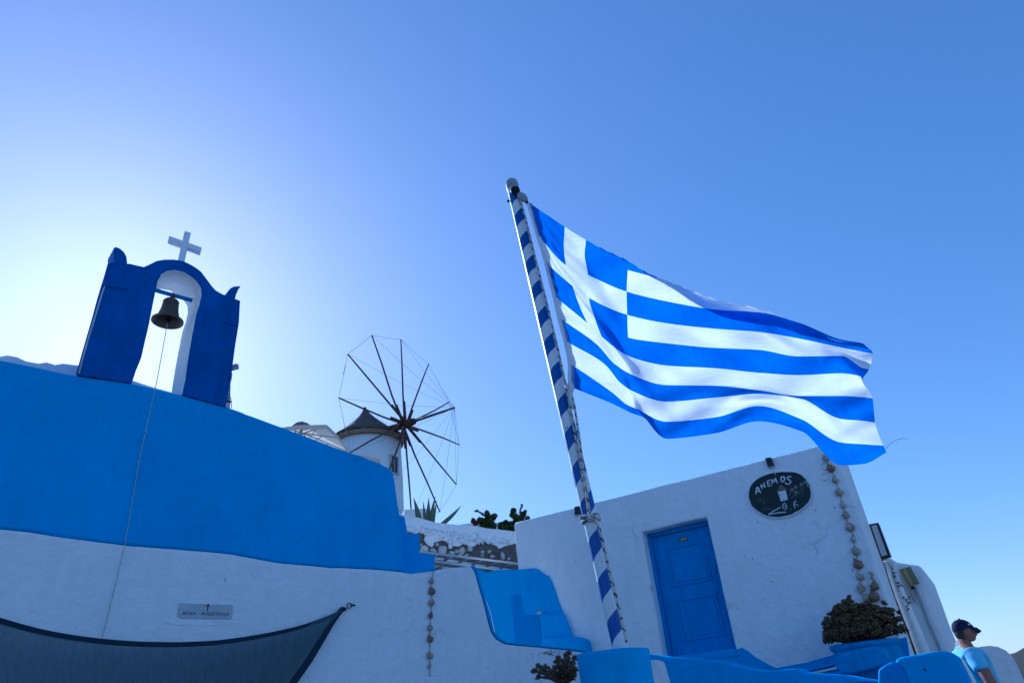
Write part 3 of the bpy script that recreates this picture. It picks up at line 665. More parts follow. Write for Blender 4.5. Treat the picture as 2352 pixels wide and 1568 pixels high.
# mould stain on the low white wall
bm = N()
for k in range(60):
    x, y = k4(rnd.gauss(1060, 95), rnd.gauss(1172, 20) if k > 12 else 1150 + k * 2)
    add_ball(bm, (rnd.uniform(.006, .028), rnd.uniform(.004, .010), .003), L.mat(*L.sz(x, y, .012), .013), 1)
o = obj('soil_stain', bm, M['stain'], church); o['kind'] = 'stuff'

# rubble retaining wall behind the stairs
RW = Plane(58.0, 0.0); RW.c = (at_depth(1060, 1250, 14.6) - EYE * 1).dot(RW.n)
rw = thing('rubble_wall', 'old rubble wall with white plaster peeling off its grey mortar behind the blue stairs', 'wall', RW.w(RW.sz(1060, 1300)[0], 1.6))
top = [(-300, 250), (0, 318), (65, 332), (230, 368), (380, 408), (580, 463), (800, 490), (1010, 515), (1350, 535), (1550, 580), (1720, 596), (1985, 628), (2200, 650), (2500, 690)]
bm = N(); add_prism(bm, wallpoly(RW, [k6(*q) for q in top] + [k6(2500, 1700), k6(-300, 1600)], 0, .1, .01), RW.n * .6); obj('mortar_core', bm, M['mortar'], rw, bevel=.03)
jag = [(2500, 860), (2150, 830), (2005, 860), (1960, 880), (1880, 895), (1800, 930), (1750, 945), (1720, 900), (1640, 870), (1560, 835), (1490, 820), (1430, 835), (1350, 860), (1330, 895), (1220, 910), (1190, 880), (1160, 850), (1120, 840), (1080, 880), (1030, 905), (985, 890), (950, 905), (930, 870), (905, 940), (860, 945), (850, 900), (858, 850), (800, 810), (740, 795), (690, 800), (640, 820), (590, 830), (580, 890), (545, 915), (490, 880), (440, 830), (415, 780), (430, 720), (445, 680), (400, 675), (330, 655), (200, 650), (90, 620), (-300, 560)]
bm = N(); add_prism(bm, flat_to(RW, smooth_poly([RW.p(*k6(*q), .05) for q in top + jag], .05, .012), .05), RW.n * .048); obj('plaster_coat', bm, M['plaster'], rw, bevel=.012)
bm = N()
for k in range(150):
    x = rnd.uniform(80, 1990); y0 = 560 + (x - 80) * .1
    y = y0 + rnd.uniform(20, 260) if x < 1400 else y0 + rnd.uniform(60, 200)
    inside = y < 640 + 200 * min(1, max(0, (x - 350) / 500))
    if not inside: continue
    q = RW.p(*k6(x, y), .05); add_ball(bm, (rnd.uniform(.03, .11), rnd.uniform(.02, .07), rnd.uniform(.012, .035)), RW.mat(q.dot(RW.t), q.z, .05) @ Euler((0, 0, rnd.uniform(-1, 1))).to_matrix().to_4x4(), 2, noise_amp=.9)
o = obj('plaster_lump', bm, M['plaster_rough'], rw); o['kind'] = 'stuff'
for x, y, rx, ry in ((415, 945, 78, 62), (570, 980, 66, 40), (740, 970, 86, 78), (1080, 985, 62, 66), (1225, 955, 55, 45), (900, 1022, 52, 34), (985, 1000, 36, 30), (1450, 1010, 26, 34), (1570, 1000, 36, 26), (1620, 1088, 42, 32), (1810, 1080, 48, 62), (1050, 1066, 40, 24), (1920, 1130, 36, 22), (352, 882, 22, 22), (1160, 1060, 40, 22), (1440, 1075, 30, 24), (640, 870, 34, 26), (1290, 800, 22, 24)):
    q = RW.p(*k6(x, y), .02); k = .128 * q.length / 1700
    bm = N(); add_ball(bm, (rx * k * 1.05, ry * k * 1.05, .07), RW.mat(q.dot(RW.t), q.z, .02) @ Euler((rnd.uniform(-.2, .2), rnd.uniform(-.2, .2), rnd.uniform(-.5, .5))).to_matrix().to_4x4(), 2, noise_amp=.55)
    obj('stone', bm, M['stone'], rw)

# aluminium ladders laid level across the stair head
def hz(px, py, z):
    d = ray(px, py); return EYE + d * ((z - EYE.z) / d.z)
ZL = EYE.z + 2.86
def ladder(label, near, far, rungs, z, dz):
    ld = thing('ladder', label, 'ladder', hz(*near[0], z))
    for a_, b_ in (near, far):
        A, B = hz(*a_, z), hz(*b_, z); d_ = (B - A).normalized(); side = d_.cross(Vector((0, 0, 1)))
        mm_ = Matrix((d_, side, Vector((0, 0, 1)))).transposed().to_4x4(); mm_.translation = (A + B) / 2
        b2 = N(); add_box(b2, ((B - A).length, .025, .045), mm_); obj('rail', b2, M['alu'], ld, bevel=.004)
    for a_, b_ in rungs:
        b2 = N(); add_tube(b2, [hz(*a_, z), hz(*b_, z)], .016, 8); obj('rung', b2, M['alu'], ld)
        b2 = N(); add_ball(b2, .026, Matrix.Translation(hz(*a_, z)), 1); obj('end_cap', b2, M['bract'], ld)
ladder('upper aluminium ladder lying flat in front of the rubble wall', (k6(380, 1085), k6(2300, 1390)), (k6(330, 1000), k6(2400, 1255)),
       [(k6(560, 1108), k6(740, 1040)), (k6(790, 1145), k6(1010, 1076)), (k6(1040, 1188), k6(1270, 1112)), (k6(1280, 1228), k6(1510, 1146)), (k6(1520, 1268), k6(1780, 1178)), (k6(1760, 1306), k6(2030, 1208)), (k6(2010, 1346), k6(2280, 1240))], ZL, 0)
ladder('lower aluminium ladder, mostly hidden beneath the other ladder', (k6(420, 1240), k6(2300, 1500)), (k6(430, 1150), k6(2300, 1400)),
       [(k6(700, 1280), k6(800, 1200)), (k6(1000, 1320), k6(1120, 1245)), (k6(1300, 1360), k6(1420, 1285))], ZL - .13, 0)

# agave on the wall
def leaf_blade(bm, base, tip, width, bend, seg=9):
    ax = tip - base; vdir = (base - EYE).normalized(); side = ax.cross(vdir).normalized()
    out = side.cross(ax).normalized()
    if out.dot(vdir) > 0: out = -out
    prev = None
    for i in range(seg + 1):
        t = i / seg; wd = width * (0.62 + .9 * t * (1 - t) * 1.2) * (1 - t ** 2.2) + .002
        c_ = base + ax * t + bend * math.sin(PI * t)
        th = .25 * wd * (1 - t) + .004
        r_ = [bm.verts.new(c_ - side * wd), bm.verts.new(c_ + out * th * .2 - side * 0), bm.verts.new(c_ + side * wd), bm.verts.new(c_ - out * (-th) * -1)]
        if prev:
            for k in range(4):
                f = bm.faces.new((prev[k], prev[(k + 1) % 4], r_[(k + 1) % 4], r_[k])); f.smooth = True
        prev = r_
ag = thing('agave', 'grey green agave with upright pointed leaves on top of the rubble wall', 'agave', at_depth(*k6(500, 470), 15.7))
for b_, t_, w_, bd in (((310, 470), (215, 20), 66, 8), ((425, 460), (390, 85), 36, 0), ((480, 490), (490, 25), 60, 0), ((560, 490), (610, -10), 55, -14), ((580, 440), (640, 90), 34, -5), ((720, 500), (1080, 165), 46, 24)):
    d_ = 15.6 + rnd.uniform(-.15, .15); A = at_depth(*k6(*b_), d_); B = at_depth(*k6(*t_), d_ - rnd.uniform(-.1, .25)); k = .128 * d_ / 1568
    A = A + (A - B) * .35
    bm = N(); leaf_blade(bm, A, B, w_ * k, Vector((bd * k * 2, 0, bd * k * .5))); obj('leaf', bm, M['agave'], ag)
# ledge behind the agave and low roof behind the shrubs
bm = N(); W2 = Plane(70, 0); W2.c = (at_depth(950, 1175, 20)).dot(W2.n)
add_prism(bm, [W2.p(x, y) for x, y in ((929, 1169), (988, 1166), (989, 1230), (925, 1230))], W2.n * 1.2)
tag(obj('parapet', bm, M['plaster'], bevel=.03), 'small white parapet block between the windmill foot and the agave', 'parapet')
bm = N(); W3 = Plane(80, 0); W3.c = (at_depth(1120, 1200, 27)).dot(W3.n)
add_prism(bm, [W3.p(x, y) for x, y in ((1052, 1203), (1084, 1199), (1110, 1197.5), (1160, 1198), (1215, 1203), (1215, 1240), (1052, 1240))], W3.n * 3)
tag(obj('low_house', bm, M['mill_white'], bevel=.1), 'pale flat roof of a distant house behind the flowering shrubs', 'house')
# shrubs
def leaves(bm, center, rad, n, size, mi=0, up=.3):
    for _ in range(n):
        while True:
            d_ = Vector((rnd.uniform(-1, 1), rnd.uniform(-1, 1), rnd.uniform(-1, 1)))
            if d_.length < 1: break
        c_ = center + Vector((d_.x * rad[0], d_.y * rad[1], d_.z * rad[2]))
        R_ = Euler((rnd.uniform(-1.2, 1.2), rnd.uniform(-1.2, 1.2), rnd.uniform(0, 6.3))).to_matrix(); s_ = size * rnd.uniform(.7, 1.3)
        q = [Vector((-.5, 0, 0)), Vector((-.1, -.38, .06)), Vector((.55, 0, -.08)), Vector((-.1, .38, .06))]
        f = bm.faces.new([bm.verts.new(c_ + R_ @ (v * s_)) for v in q]); f.material_index = mi
def shrub(label, depth, clumps, twigs, base, red=()):
    b0 = at_depth(*k6(*base), depth)
    t_ = thing('flowering_shrub', label, 'shrub', b0, 'flowering shrubs behind the rubble wall')
    bm_ = N(); bs = N(); k = .128 * depth / 1568
    for x, y, r, n in clumps:
        c_ = at_depth(*k6(x, y), depth); leaves(bm_, c_, (r * k, r * k, r * k), n, .075)
        add_tube(bs, [b0, b0.lerp(c_, .5) + Vector((.02, 0, -.03)), c_], [.02, .014, .006], 5)
    for x, y, r, n in red:
        c_ = at_depth(*k6(x, y), depth); leaves(bm_, c_, (r * k, r * k, r * k), n, .07, 1)
    for tw in twigs:
        P_ = [at_depth(*k6(*q), depth) for q in tw]; add_tube(bs, P_, .008, 5)
        for a_, b_ in zip(P_, P_[1:]):
            for i in range(7): leaves(bm_, a_.lerp(b_, i / 7), (.03, .03, .03), 3, .05)
    o_ = obj('foliage', bm_, [M['leaf'], M['bract']], t_); o_['kind'] = 'stuff'
    obj('branches', bs, M['stem'], t_)
shrub('green shrub with a long bare twig reaching left, above the middle of the rubble wall', 16.2,
      [(1540, 330, 50, 70), (1560, 430, 75, 150), (1650, 380, 60, 90), (1420, 450, 70, 130), (1500, 540, 90, 200), (1620, 560, 90, 200), (1480, 620, 110, 200), (1690, 350, 30, 40), (1540, 290, 30, 36)], [[(1530, 400), (1460, 330), (1390, 285), (1332, 265)]], (1560, 800))
shrub('small shrub with reddish bracts, leftmost above the rubble wall', 16.0, [(1290, 460, 34, 40), (1330, 530, 40, 50)], [], (1330, 750), [(1290, 440, 40, 36), (1330, 500, 45, 50)])
shrub('low dark green shrub against the left corner of the white house', 16.3, [(1790, 540, 70, 150), (1870, 500, 60, 130), (1950, 520, 70, 150), (1850, 600, 110, 260), (1970, 600, 80, 150)], [], (1880, 850))
shrub('shrub with one upright twig rising above the corner of the white house', 16.6, [(2010, 270, 50, 80), (2000, 340, 50, 80), (2080, 400, 75, 150), (2190, 330, 45, 70), (2220, 290, 30, 40), (2260, 400, 40, 50), (2130, 450, 80, 150), (2060, 470, 70, 120)], [[(2120, 400), (2130, 300), (2140, 220), (2175, 148)]], (2100, 800))

# ------------------------------------------------------------------ windmill
hub = at_depth(932.5, 973.5, 36.0)
HA = math.radians(117.66); ax = Vector((math.sin(HA), math.cos(HA), 0.02)).normalized()
hh = ax.cross(Vector((0, 0, 1))).normalized(); vv = hh.cross(ax)
TC = hub - ax * 2.45
def tz(px, py):
    d = ray(px, py); k = math.hypot(TC.x, TC.y) / math.hypot(d.x, d.y); return EYE.z + d.z * k
def kz(x, y): return (680 + x / 3.136) * .9408, (780 + y / 3.136) * .9408
z_eave = tz(*kz(680, 868)) - .42; z_peak = tz(*kz(655, 668))
R_T = 1.70
mill = thing('windmill', 'round white windmill with thatched cone cap and twelve bare sail poles behind the church wall', 'windmill', (TC.x, TC.y, 5.0))
TC = TC - Vector((.06, 0, 0)); T2 = Matrix.Translation((TC.x, TC.y, 0))
bm = N(); add_lathe(bm, [(R_T + .42, 4.2), (R_T + .3, 7), (R_T + .12, z_eave - 2.2), (R_T, z_eave - .2), (0, z_eave - .1)], T2, 56); obj('tower', bm, M['mill_white'], mill)
hgt = z_peak - z_eave
bm = N()
add_lathe(bm, [(R_T + .22, z_eave - .02), (R_T + .20, z_eave + .08), (1.35, z_eave + hgt * .24), (.85, z_eave + hgt * .48), (.45, z_eave + hgt * .68), (.2, z_eave + hgt * .84), (.10, z_eave + hgt * .95), (.07, z_eave + hgt), (0, z_eave + hgt)], T2, 72)
for v in bm.verts:
    c_ = Vector((v.co.x - TC.x, v.co.y - TC.y, 0)); k = 1 + .05 * noise.noise(v.co * 3.0); v.co.x = TC.x + c_.x * k; v.co.y = TC.y + c_.y * k; lift = max(0, (v.co.z - z_eave) / hgt); v.co.z += .04 * noise.noise(v.co * 4) * (1 - lift); v.co.x -= .26 * lift
obj('thatched_cap', bm, M['thatch'], mill)
bm = N()
for k in range(120):     # loose straws round the cap
    a_ = rnd.uniform(0, 2 * PI); r_ = rnd.uniform(.3, 1.0); z_ = z_eave + .05 + hgt * (1 - r_) * .8 ; p = Vector((TC.x + math.cos(a_) * r_ * 1.85, TC.y + math.sin(a_) * r_ * 1.85, z_))
    add_tube(bm, [p, p + Vector((math.cos(a_) * .1, math.sin(a_) * .1, rnd.uniform(.02, .16)))], .005, 3, cap=False)
o = obj('straw', bm, M['eave'], mill); o['kind'] = 'stuff'
bm = N(); add_lathe(bm, [(R_T + .01, z_eave - .30), (R_T + .16, z_eave - .26), (R_T + .2, z_eave - .06), (R_T + .1, z_eave + .0), (R_T - .3, z_eave)], T2, 64, smooth=False); obj('eave_ring', bm, M['eave'], mill)
# shaft, hub blocks
bm = N(); add_tube(bm, [TC + Vector((0, 0, hub.z - TC.z)), hub - ax * .5, hub + ax * .42], [.2, .2, .2], 12, mi=0); obj('shaft', bm, M['redwood'], mill)
bm = N(); add_tube(bm, [hub + ax * .34, hub + ax * .56], .17, 14); obj('hub', bm, M['redwood'], mill)
tipb = at_depth(*kz(1347, 674), (hub - EYE).dot(fc_w := ROT @ Vector((0, 0, -1))) - 2.9)
bow = tipb - hub
bm = N(); add_tube(bm, [hub + ax * .3, hub + bow * .5, tipb], [.085, .07, .05], 8); obj('bowsprit', bm, M['wood'], mill)
T0 = 0.9888; tips = []
for k in range(12):
    a_ = T0 + k * PI / 6; d_ = hh * math.cos(a_) + vv * math.sin(a_)
    plane_off = ax * (-.18 + .10 * (k % 3))
    c_ = hub + plane_off; tip = hub + d_ * (5.02 + .06 * math.sin(k * 7.0)); tips.append(tip)
    bend = Vector((0, 0, .07 * math.sin(k * 3.7)))
    bm = N(); add_tube(bm, [c_ + d_ * .15, c_ + d_ * 1.7 + bend, c_.lerp(tip, .68) + bend, tip], [.055, .05, .045, .036], 7)
    sp_ = obj('sail_pole', bm, M['wood'], mill)
    bm = N(); q = d_.cross(ax); add_tube(bm, [c_ + q * .09 - d_ * .2, c_ + q * .09 + d_ * (1.15 + .2 * (k % 2))], [.066, .055], 6); obj('stock', bm, M['redwood'], mill)
bm = N()
for k in range(12):
    add_tube(bm, [tips[k], (tips[k] + tips[(k + 1) % 12]) / 2 - Vector((0, 0, .04)), tips[(k + 1) % 12]], .010, 4, cap=False)
    add_tube(bm, [tips[k], (tips[k] + tipb) / 2 - Vector((0, 0, .12)), tipb], .007, 4, cap=False)
add_tube(bm, [tips[11].lerp(tips[10], .25), tips[11].lerp(tips[10], .48)], .02, 5)
obj('rigging', bm, M['cord'], mill)
# window on the tower
def on_tower(px, py, R__):
    d = ray(px, py); o_ = Vector((EYE.x - TC.x, EYE.y - TC.y)); a_ = d.x ** 2 + d.y ** 2; b_ = 2 * (o_.x * d.x + o_.y * d.y); c_ = o_.length_squared - R__ * R__
    t_ = (-b_ - math.sqrt(max(0, b_ * b_ - 4 * a_ * c_))) / (2 * a_); return EYE + d * t_
wp = on_tower(*kz(884, 1110), R_T + .12); rad = Vector((wp.x - TC.x, wp.y - TC.y, 0)).normalized(); tg = Vector((0, 0, 1)).cross(rad)
mw = Matrix((tg, Vector((0, 0, 1)), rad)).transposed().to_4x4(); mw.translation = wp
bm = N()
for s_, l_ in (((.08, 1.0, .12), (-.27, 0, 0)), ((.08, 1.0, .12), (.27, 0, 0)), ((.46, .08, .118), (0, .46, 0)), ((.46, .08, .118), (0, -.46, 0)), ((.04, .84, .09), (0, 0, 0))): add_box(bm, s_, mw, l_)
wf = obj('window', bm, M['wood_frame'], mill, bevel=.01)
bm = N(); add_box(bm, (.46, .84, .03), mw, (0, 0, -.01)); sub('pane', bm, M['glass'], wf)

# parasol behind the church wall
par = thing('parasol', 'beige square parasol seen from below between belfry and windmill, above the blue wall', 'parasol', hz(745, 1020, 5.5))
dp = 17.0
def pz(x, y, d): return at_depth(*kz(x, y), d)
ZP = EYE.z + 7.0
cA, cB = hz(*kz(368, 803), ZP), hz(*kz(540, 1005), ZP)
inw = (cB - cA).normalized(); inw = Vector((-inw.y, inw.x, 0)) * 2.0
corners = [cA, cB, cB + inw, cA + inw]
hubp = hz(*kz(190, 870), ZP + .42); apex = hubp + Vector((.02, -.25, .16))
bm = N(); va = bm.verts.new(apex); ring = []
for i in range(4):
    A, B = corners[i], corners[(i + 1) % 4]
    for j in range(6): ring.append(bm.verts.new(A.lerp(B, j / 6) + Vector((0, 0, .06 * math.sin(PI * j / 6)))))
mid = [bm.verts.new(apex.lerp(v.co, .5) + Vector((0, 0, -.02))) for v in ring]
for i in range(24):
    bm.faces.new((va, mid[i], mid[(i + 1) % 24])); bm.faces.new((mid[i], ring[i], ring[(i + 1) % 24], mid[(i + 1) % 24]))
obj('canopy', bm, M['canvas'], par)
for i in range(4):
    A, B = corners[i] + Vector((0, 0, 0)), corners[(i + 1) % 4]
    bm = N(); pv = None
    for j in range(7):
        p = A.lerp(B, j / 6) + Vector((0, 0, .06 * math.sin(PI * j / 6)))
        q = [bm.verts.new(p), bm.verts.new(p - Vector((0, 0, .10 + .012 * (j % 2))))]
        if pv: bm.faces.new((pv[0], q[0], q[1], pv[1]))
        pv = q
    obj('valance', bm, M['canvas'], par)
collar = hubp - Vector((0, 0, .42))
rp = []
for i in range(4): rp += [corners[i], corners[i].lerp(corners[(i + 1) % 4], .5) + Vector((0, 0, .05))]
for q in rp:
    bm = N(); add_tube(bm, [hubp, q - Vector((0, 0, .03))], .020, 6); rb = obj('rib', bm, M['whitepaint'], par)
    bm = N(); add_tube(bm, [collar, hubp.lerp(q, .55) - Vector((0, 0, .03))], .016, 6); sub('strut', bm, M['whitepaint'], rb)
bm = N(); add_tube(bm, [apex + Vector((0, 0, .03)), Vector((hubp.x, hubp.y, 2.5))], .04, 10); obj('pole', bm, M['whitepaint'], par)
bm = N(); add_lathe(bm, [(.24, -.08), (.20, -.03), (.05, .05), (0, .055)], Matrix.Translation(apex + Vector((0, 0, .02))), 16); obj('vent_cap', bm, M['steel_grey'], par)
bm = N(); A, B = pz(600, 1030, 17.5), pz(780, 1066, 17.0); add_prism(bm, [A, B, B - Vector((0, 0, .10)), A - Vector((0, 0, .25))], Vector((-.4, 1.6, .25))); par2 = tag(obj('awning', bm, M['canvas'], bevel=.01), 'pale canvas awning edge below the windmill, just above the blue wall', 'awning')

# ------------------------------------------------------------------ house with the sign
sd_l, zd_t = FA.sz(1474, 1222); sd_r, _ = FA.sz(1622, 1185); _, zd_b = FA.sz(1527, 1507)
sh_l, z_top = FA.sz(1180, 1200); sh_r, _ = FA.sz(1929, 1066)
house = thing('house', 'white house with blue door, oval sign and wall lamps at the right', 'house', FA.w(sd_l, 0))
def wob(p, a=.012): return p
fr_ = [FA.w(sh_l, 0), FA.w(sh_l, z_top - .02), FA.w(sh_l + .03, z_top), FA.w(sh_r - .12, z_top + .0), FA.w(sh_r - .03, z_top - .03), FA.w(sh_r + .01, z_top - .14), FA.w(sh_r + .04, z_top - 1.0), FA.w(sh_r + .05, 0), FA.w(sd_r, 0), FA.w(sd_r, zd_t + .01), FA.w(sd_l, zd_t), FA.w(sd_l, 0)]
back_s = FA.p(1962, 1098)      # back corner of the side wall, seen at the top
d_ = ray(1962, 1098); side_o = FA.w(sh_r + .02, 0)
# intersect the side plane (normal = FA.t) to find its depth
kk = (side_o - EYE).dot(FA.t) / d_.dot(FA.t); dep = (EYE + d_ * kk).dot(FA.n) - FA.c
dep = max(1.2, min(dep, 6))
bm = N(); add_prism(bm, flat_to(FA, smooth_poly(fr_, .18, .008)), FA.n * .45); obj('front_wall', bm, M['plaster'], house, bevel=.05, seg=4)
bm = N(); add_prism(bm, [FA.w(sh_l + .3, 0, -.44), FA.w(sh_l + .3, z_top - .25, -.44), FA.w(sh_r - .10, z_top - .25, -.44), FA.w(sh_r - .06, 0, -.44)], FA.n * (dep - .44)); obj('body', bm, M['plaster'], house, bevel=.03)
SW = [FA.w(sh_r + .045, 0, -.40), FA.w(sh_r - .0, z_top - .06, -.40), FA.w(sh_r - .0, z_top - .06, -dep), FA.w(sh_r + .045, 0, -dep)]
bm = N(); add_prism(bm, smooth_poly(SW, .2, .008), -FA.t * .3); obj('side_wall', bm, M['plaster_rough'], house, bevel=.03, seg=3)
# door
RD = -0.20; FR = .065
door = None
bm = N()
zt, zb2 = zd_t, zd_b - .02
def fa_box(bm_, s0_, s1_, z0_, z1_, o0, o1, mi=0):
    m_ = FA.mat((s0_ + s1_) / 2, (z0_ + z1_) / 2, (o0 + o1) / 2); add_box(bm_, (s1_ - s0_, z1_ - z0_, abs(o1 - o0)), m_, mi=mi)
fa_box(bm, sd_l, sd_l + FR, zb2, zt, RD - .10, RD); fa_box(bm, sd_r - FR, sd_r, zb2, zt, RD - .10, RD - .0005); fa_box(bm, sd_l + FR, sd_r - FR, zt - FR, zt, RD - .10, RD - .001)
obj('door_frame', bm, M['door'], house, bevel=.006)
bm = N(); l0, l1 = sd_l + FR + .004, sd_r - FR - .004; zl = zt - FR - .004
fa_box(bm, l0, l1, zb2, zl, RD - .09, RD - .045)
door = obj('door', bm, M['door'], house, bevel=.004)
def k2(x, y): return 1448.8 + .2622 * x, 1157.2 + .2622 * y
for q in (((300, 385), (640, 312), (722, 672), (362, 725)), ((382, 838), (748, 770), (835, 1150), (465, 1200))):
    ss = [FA.sz(*k2(*v), RD - .045) for v in q]
    a0, a1 = (ss[0][0] + ss[3][0]) / 2, (ss[1][0] + ss[2][0]) / 2; b1, b0 = (ss[0][1] + ss[1][1]) / 2, (ss[2][1] + ss[3][1]) / 2
    bm = N(); mw_ = .045
    fa_box(bm, a0, a0 + mw_, b0, b1, RD - .05, RD - .028); fa_box(bm, a1 - mw_, a1, b0, b1, RD - .05, RD - .0285); fa_box(bm, a0 + mw_, a1 - mw_, b1 - mw_, b1, RD - .05, RD - .029); fa_box(bm, a0 + mw_, a1 - mw_, b0, b0 + mw_, RD - .05, RD - .0295)
    sub('moulding', bm, M['door'], door, bevel=.008)
    bm = N(); fa_box(bm, a0 + mw_ + .012, a1 - mw_ - .012, b0 + mw_ + .012, b1 - mw_ - .012, RD - .05, RD - .036); sub('panel', bm, M['door'], door, bevel=.006)
bm = N(); q0 = FA.p(*k2(752, 515), RD - .04); add_tube(bm, [q0 + Vector((0, 0, .05)), q0 + Vector((0, 0, -.05))], .013, 8); sub('lock', bm, M['iron'], door)
bm = N(); q0 = FA.p(*k2(755, 572), RD - .03); add_tube(bm, [q0 + FA.t * .04 * math.cos(k * PI / 8) + Vector((0, 0, .05 * math.sin(k * PI / 8))) for k in range(17)], .007, 6, cap=False); sub('knocker', bm, M['door'], door)
for y_ in (680, 760):
    bm = N(); add_ball(bm, (.018, .018, .02), FA.mat(*FA.sz(*k2(752, y_), RD - .04), RD - .04)); sub('knob', bm, M['door'], door)
s_a, z_a = FA.sz(*k2(417, 330), RD - .044); s_b, z_b = FA.sz(*k2(497, 285), RD - .044)
bm = N(); fa_box(bm, s_a, s_b, z_a, z_b, RD - .05, RD - .040); sub('number_plate', bm, M['ink'], door, bevel=.002)
bm = N()
for k in range(4): fa_box(bm, s_a + (.055 if k > 1 else .012), s_b - .012, z_a + .012 + k * (z_b - z_a - .02) / 4, z_a + .018 + k * (z_b - z_a - .02) / 4, RD - .041, RD - .0385)
fa_box(bm, s_a + .025, s_a + .034, z_a + (z_b - z_a) * .5, z_b - .012, RD - .041, RD - .038)
sub('plate_marking', bm, M['brass'], door)
bm = N(); fa_box(bm, sd_l + .03, sd_r + .0, zb2 - .10, zb2 + .005, -.43, .03); obj('threshold', bm, M['azure'], house, bevel=.012)
# chipped edge of the left reveal
bm = N(); add_ball(bm, (.02, .05, .012), FA.mat(*FA.sz(*k2(180, 735), .003), .0), 2, noise_amp=.7); obj('chip', bm, M['stone'], house)
# blue dado at the foot of the front
dado = [(1690, 1492), (1703, 1486), (1718, 1494), (1735, 1508), (1758, 1521), (1782, 1533), (1815, 1527), (1850, 1521), (1880, 1512), (1910, 1504), (1990, 1486), (2082, 1462), (2095, 1540), (2000, 1620), (1700, 1620)]
bm = N(); add_prism(bm, wallpoly(FA, dado, .008, .08, .006), FA.n * .02); obj('dado', bm, M['azure'], house, bevel=.004)
for x, y in (k7(145, 1035), k7(260, 722), k7(510, 735), k7(788, 615), k7(965, 590), k7(832, 212), k7(1125, 1160), k7(395, 1268), (1321, 1289), (1515, 1288), (1418, 1298), (1459, 1208), (1552, 1148), (1512, 1359), (1432, 1463), (1728, 1283)):
    bm = N(); add_ball(bm, (rnd.uniform(.005, .008), rnd.uniform(.009, .017), .006), FA.mat(*FA.sz(x, y, 0), .001) @ Euler((0, 0, rnd.uniform(-.6, .6))).to_matrix().to_4x4(), 1); obj('nail_hole', bm, M['ink'], house)
for x, y in (k7(868, 305), k7(868, 212)):
    bm = N(); c_ = FA.p(x, y, .01); add_tube(bm, [c_ + FA.t * .055 * math.cos(k * PI / 10) + Vector((0, 0, .055 * math.sin(k * PI / 10))) for k in range(21)], .014, 6, cap=False); obj('plaster_ring', bm, M['plaster_rough'], house)
# wall lamps on the top edge
def wall_lamp(label, pix):
    c_ = [FA.p(x, y, .06) for x, y in pix]; l_ = thing('wall_lamp', label, 'lamp', c_[3], 'black wall lamps on the house')
    b_ = N(); add_prism(b_, c_, FA.n * .10); obj('housing', b_, M['black'], l_, bevel=.018, seg=3)
    b_ = N(); a0, a1 = c_[3].lerp(c_[2], .12), c_[3].lerp(c_[2], .88); add_prism(b_, [a0 - FA.n * .01, a1 - FA.n * .01, a1 + FA.n * .08, a0 + FA.n * .08], Vector((0, 0, -.012))); obj('lens', b_, M['panel'], l_)
    b_ = N(); m0 = (c_[0] + c_[2]) / 2; add_tube(b_, [m0 + FA.n * .04, m0 + FA.n * .20 - Vector((0, 0, .06))], .02, 6); obj('bracket', b_, M['black'], l_)
wall_lamp('black box lamp on the house wall right above the oval sign', [(1755.5, 1051), (1770, 1048.5), (1778, 1069), (1764, 1073.5)])
wall_lamp('black box lamp on the house wall edge just left of the flagpole', [(1317.5, 1163), (1331, 1160.5), (1334, 1180), (1319, 1183)])
# sign
sg = [(182, 430), (205, 375), (240, 340), (285, 312), (350, 285), (410, 270), (480, 263), (560, 264), (610, 270), (655, 288), (700, 330), (735, 390), (750, 440), (750, 490), (730, 540), (690, 580), (640, 618), (570, 655), (500, 675), (430, 680), (370, 673), (310, 655), (250, 620), (205, 575), (185, 530), (177, 480)]
S3 = [FA.p(*k7(*q), .035) for q in sg]; cen = sum(S3, Vector()) / len(S3)
sign = thing('oval_sign', 'dark oval sign with white hand-painted ANEMOS lettering on the white house', 'sign', cen + Vector((0, 0, -.4)))
bm = N(); add_prism(bm, [cen + (p - cen) * 1.025 + Vector((0, 0, -.012)) for p in S3], FA.n * .034); obj('board', bm, M['whitepaint'], sign, bevel=.006)
bm = N(); add_prism(bm, [cen + (p - cen) * (.985 + .012 * noise.noise(p * 9)) - FA.n * .004 for p in smooth_poly(S3, .03, .004)], FA.n * .006); obj('painted_field', bm, M['signpaint'], sign)
so = .0425
def stroke(bm_, pix, r=.011, conv=k7):
    add_tube(bm_, [FA.p(*conv(*q), so) for q in pix], r, 5)
def letter(strokes, r=.0105):
    b_ = N()
    for s_ in strokes: stroke(b_, s_, r)
    for v in b_.verts: v.co += FA.n * ((FA.c - so) - v.co.dot(FA.n)) * .75
    obj('letter', b_, M['whitepaint'], sign)
letter([[(244, 472), (247, 440), (255, 408), (262, 406), (274, 430), (289, 460)], [(248, 450), (282, 440)]], .013)
letter([[(302, 424), (290, 382)], [(290, 382), (330, 408)], [(330, 410), (318, 364)]])
letter([[(357, 398), (346, 352)], [(346, 354), (376, 338)], [(351, 374), (374, 364)], [(357, 398), (382, 390)]])
letter([[(394, 384), (392, 332)], [(392, 334), (414, 362)], [(414, 362), (422, 322)], [(422, 322), (442, 372)]])
letter([[(490, 308), (474, 318), (472, 340), (482, 358), (498, 352), (506, 334), (502, 314), (490, 308)]], .012)
letter([[(566, 314), (546, 306), (530, 318), (536, 334), (556, 342), (562, 360), (546, 378), (520, 376), (510, 364)]], .011)
def dab(pix, m, name, off=so):
    b_ = N(); add_prism(b_, [FA.p(*k7(*q), off) for q in pix], FA.n * .004); obj(name, b_, m, sign)
dab([(443, 449), (515, 431), (536, 517), (474, 536)], M['whitepaint'], 'painted_mill')
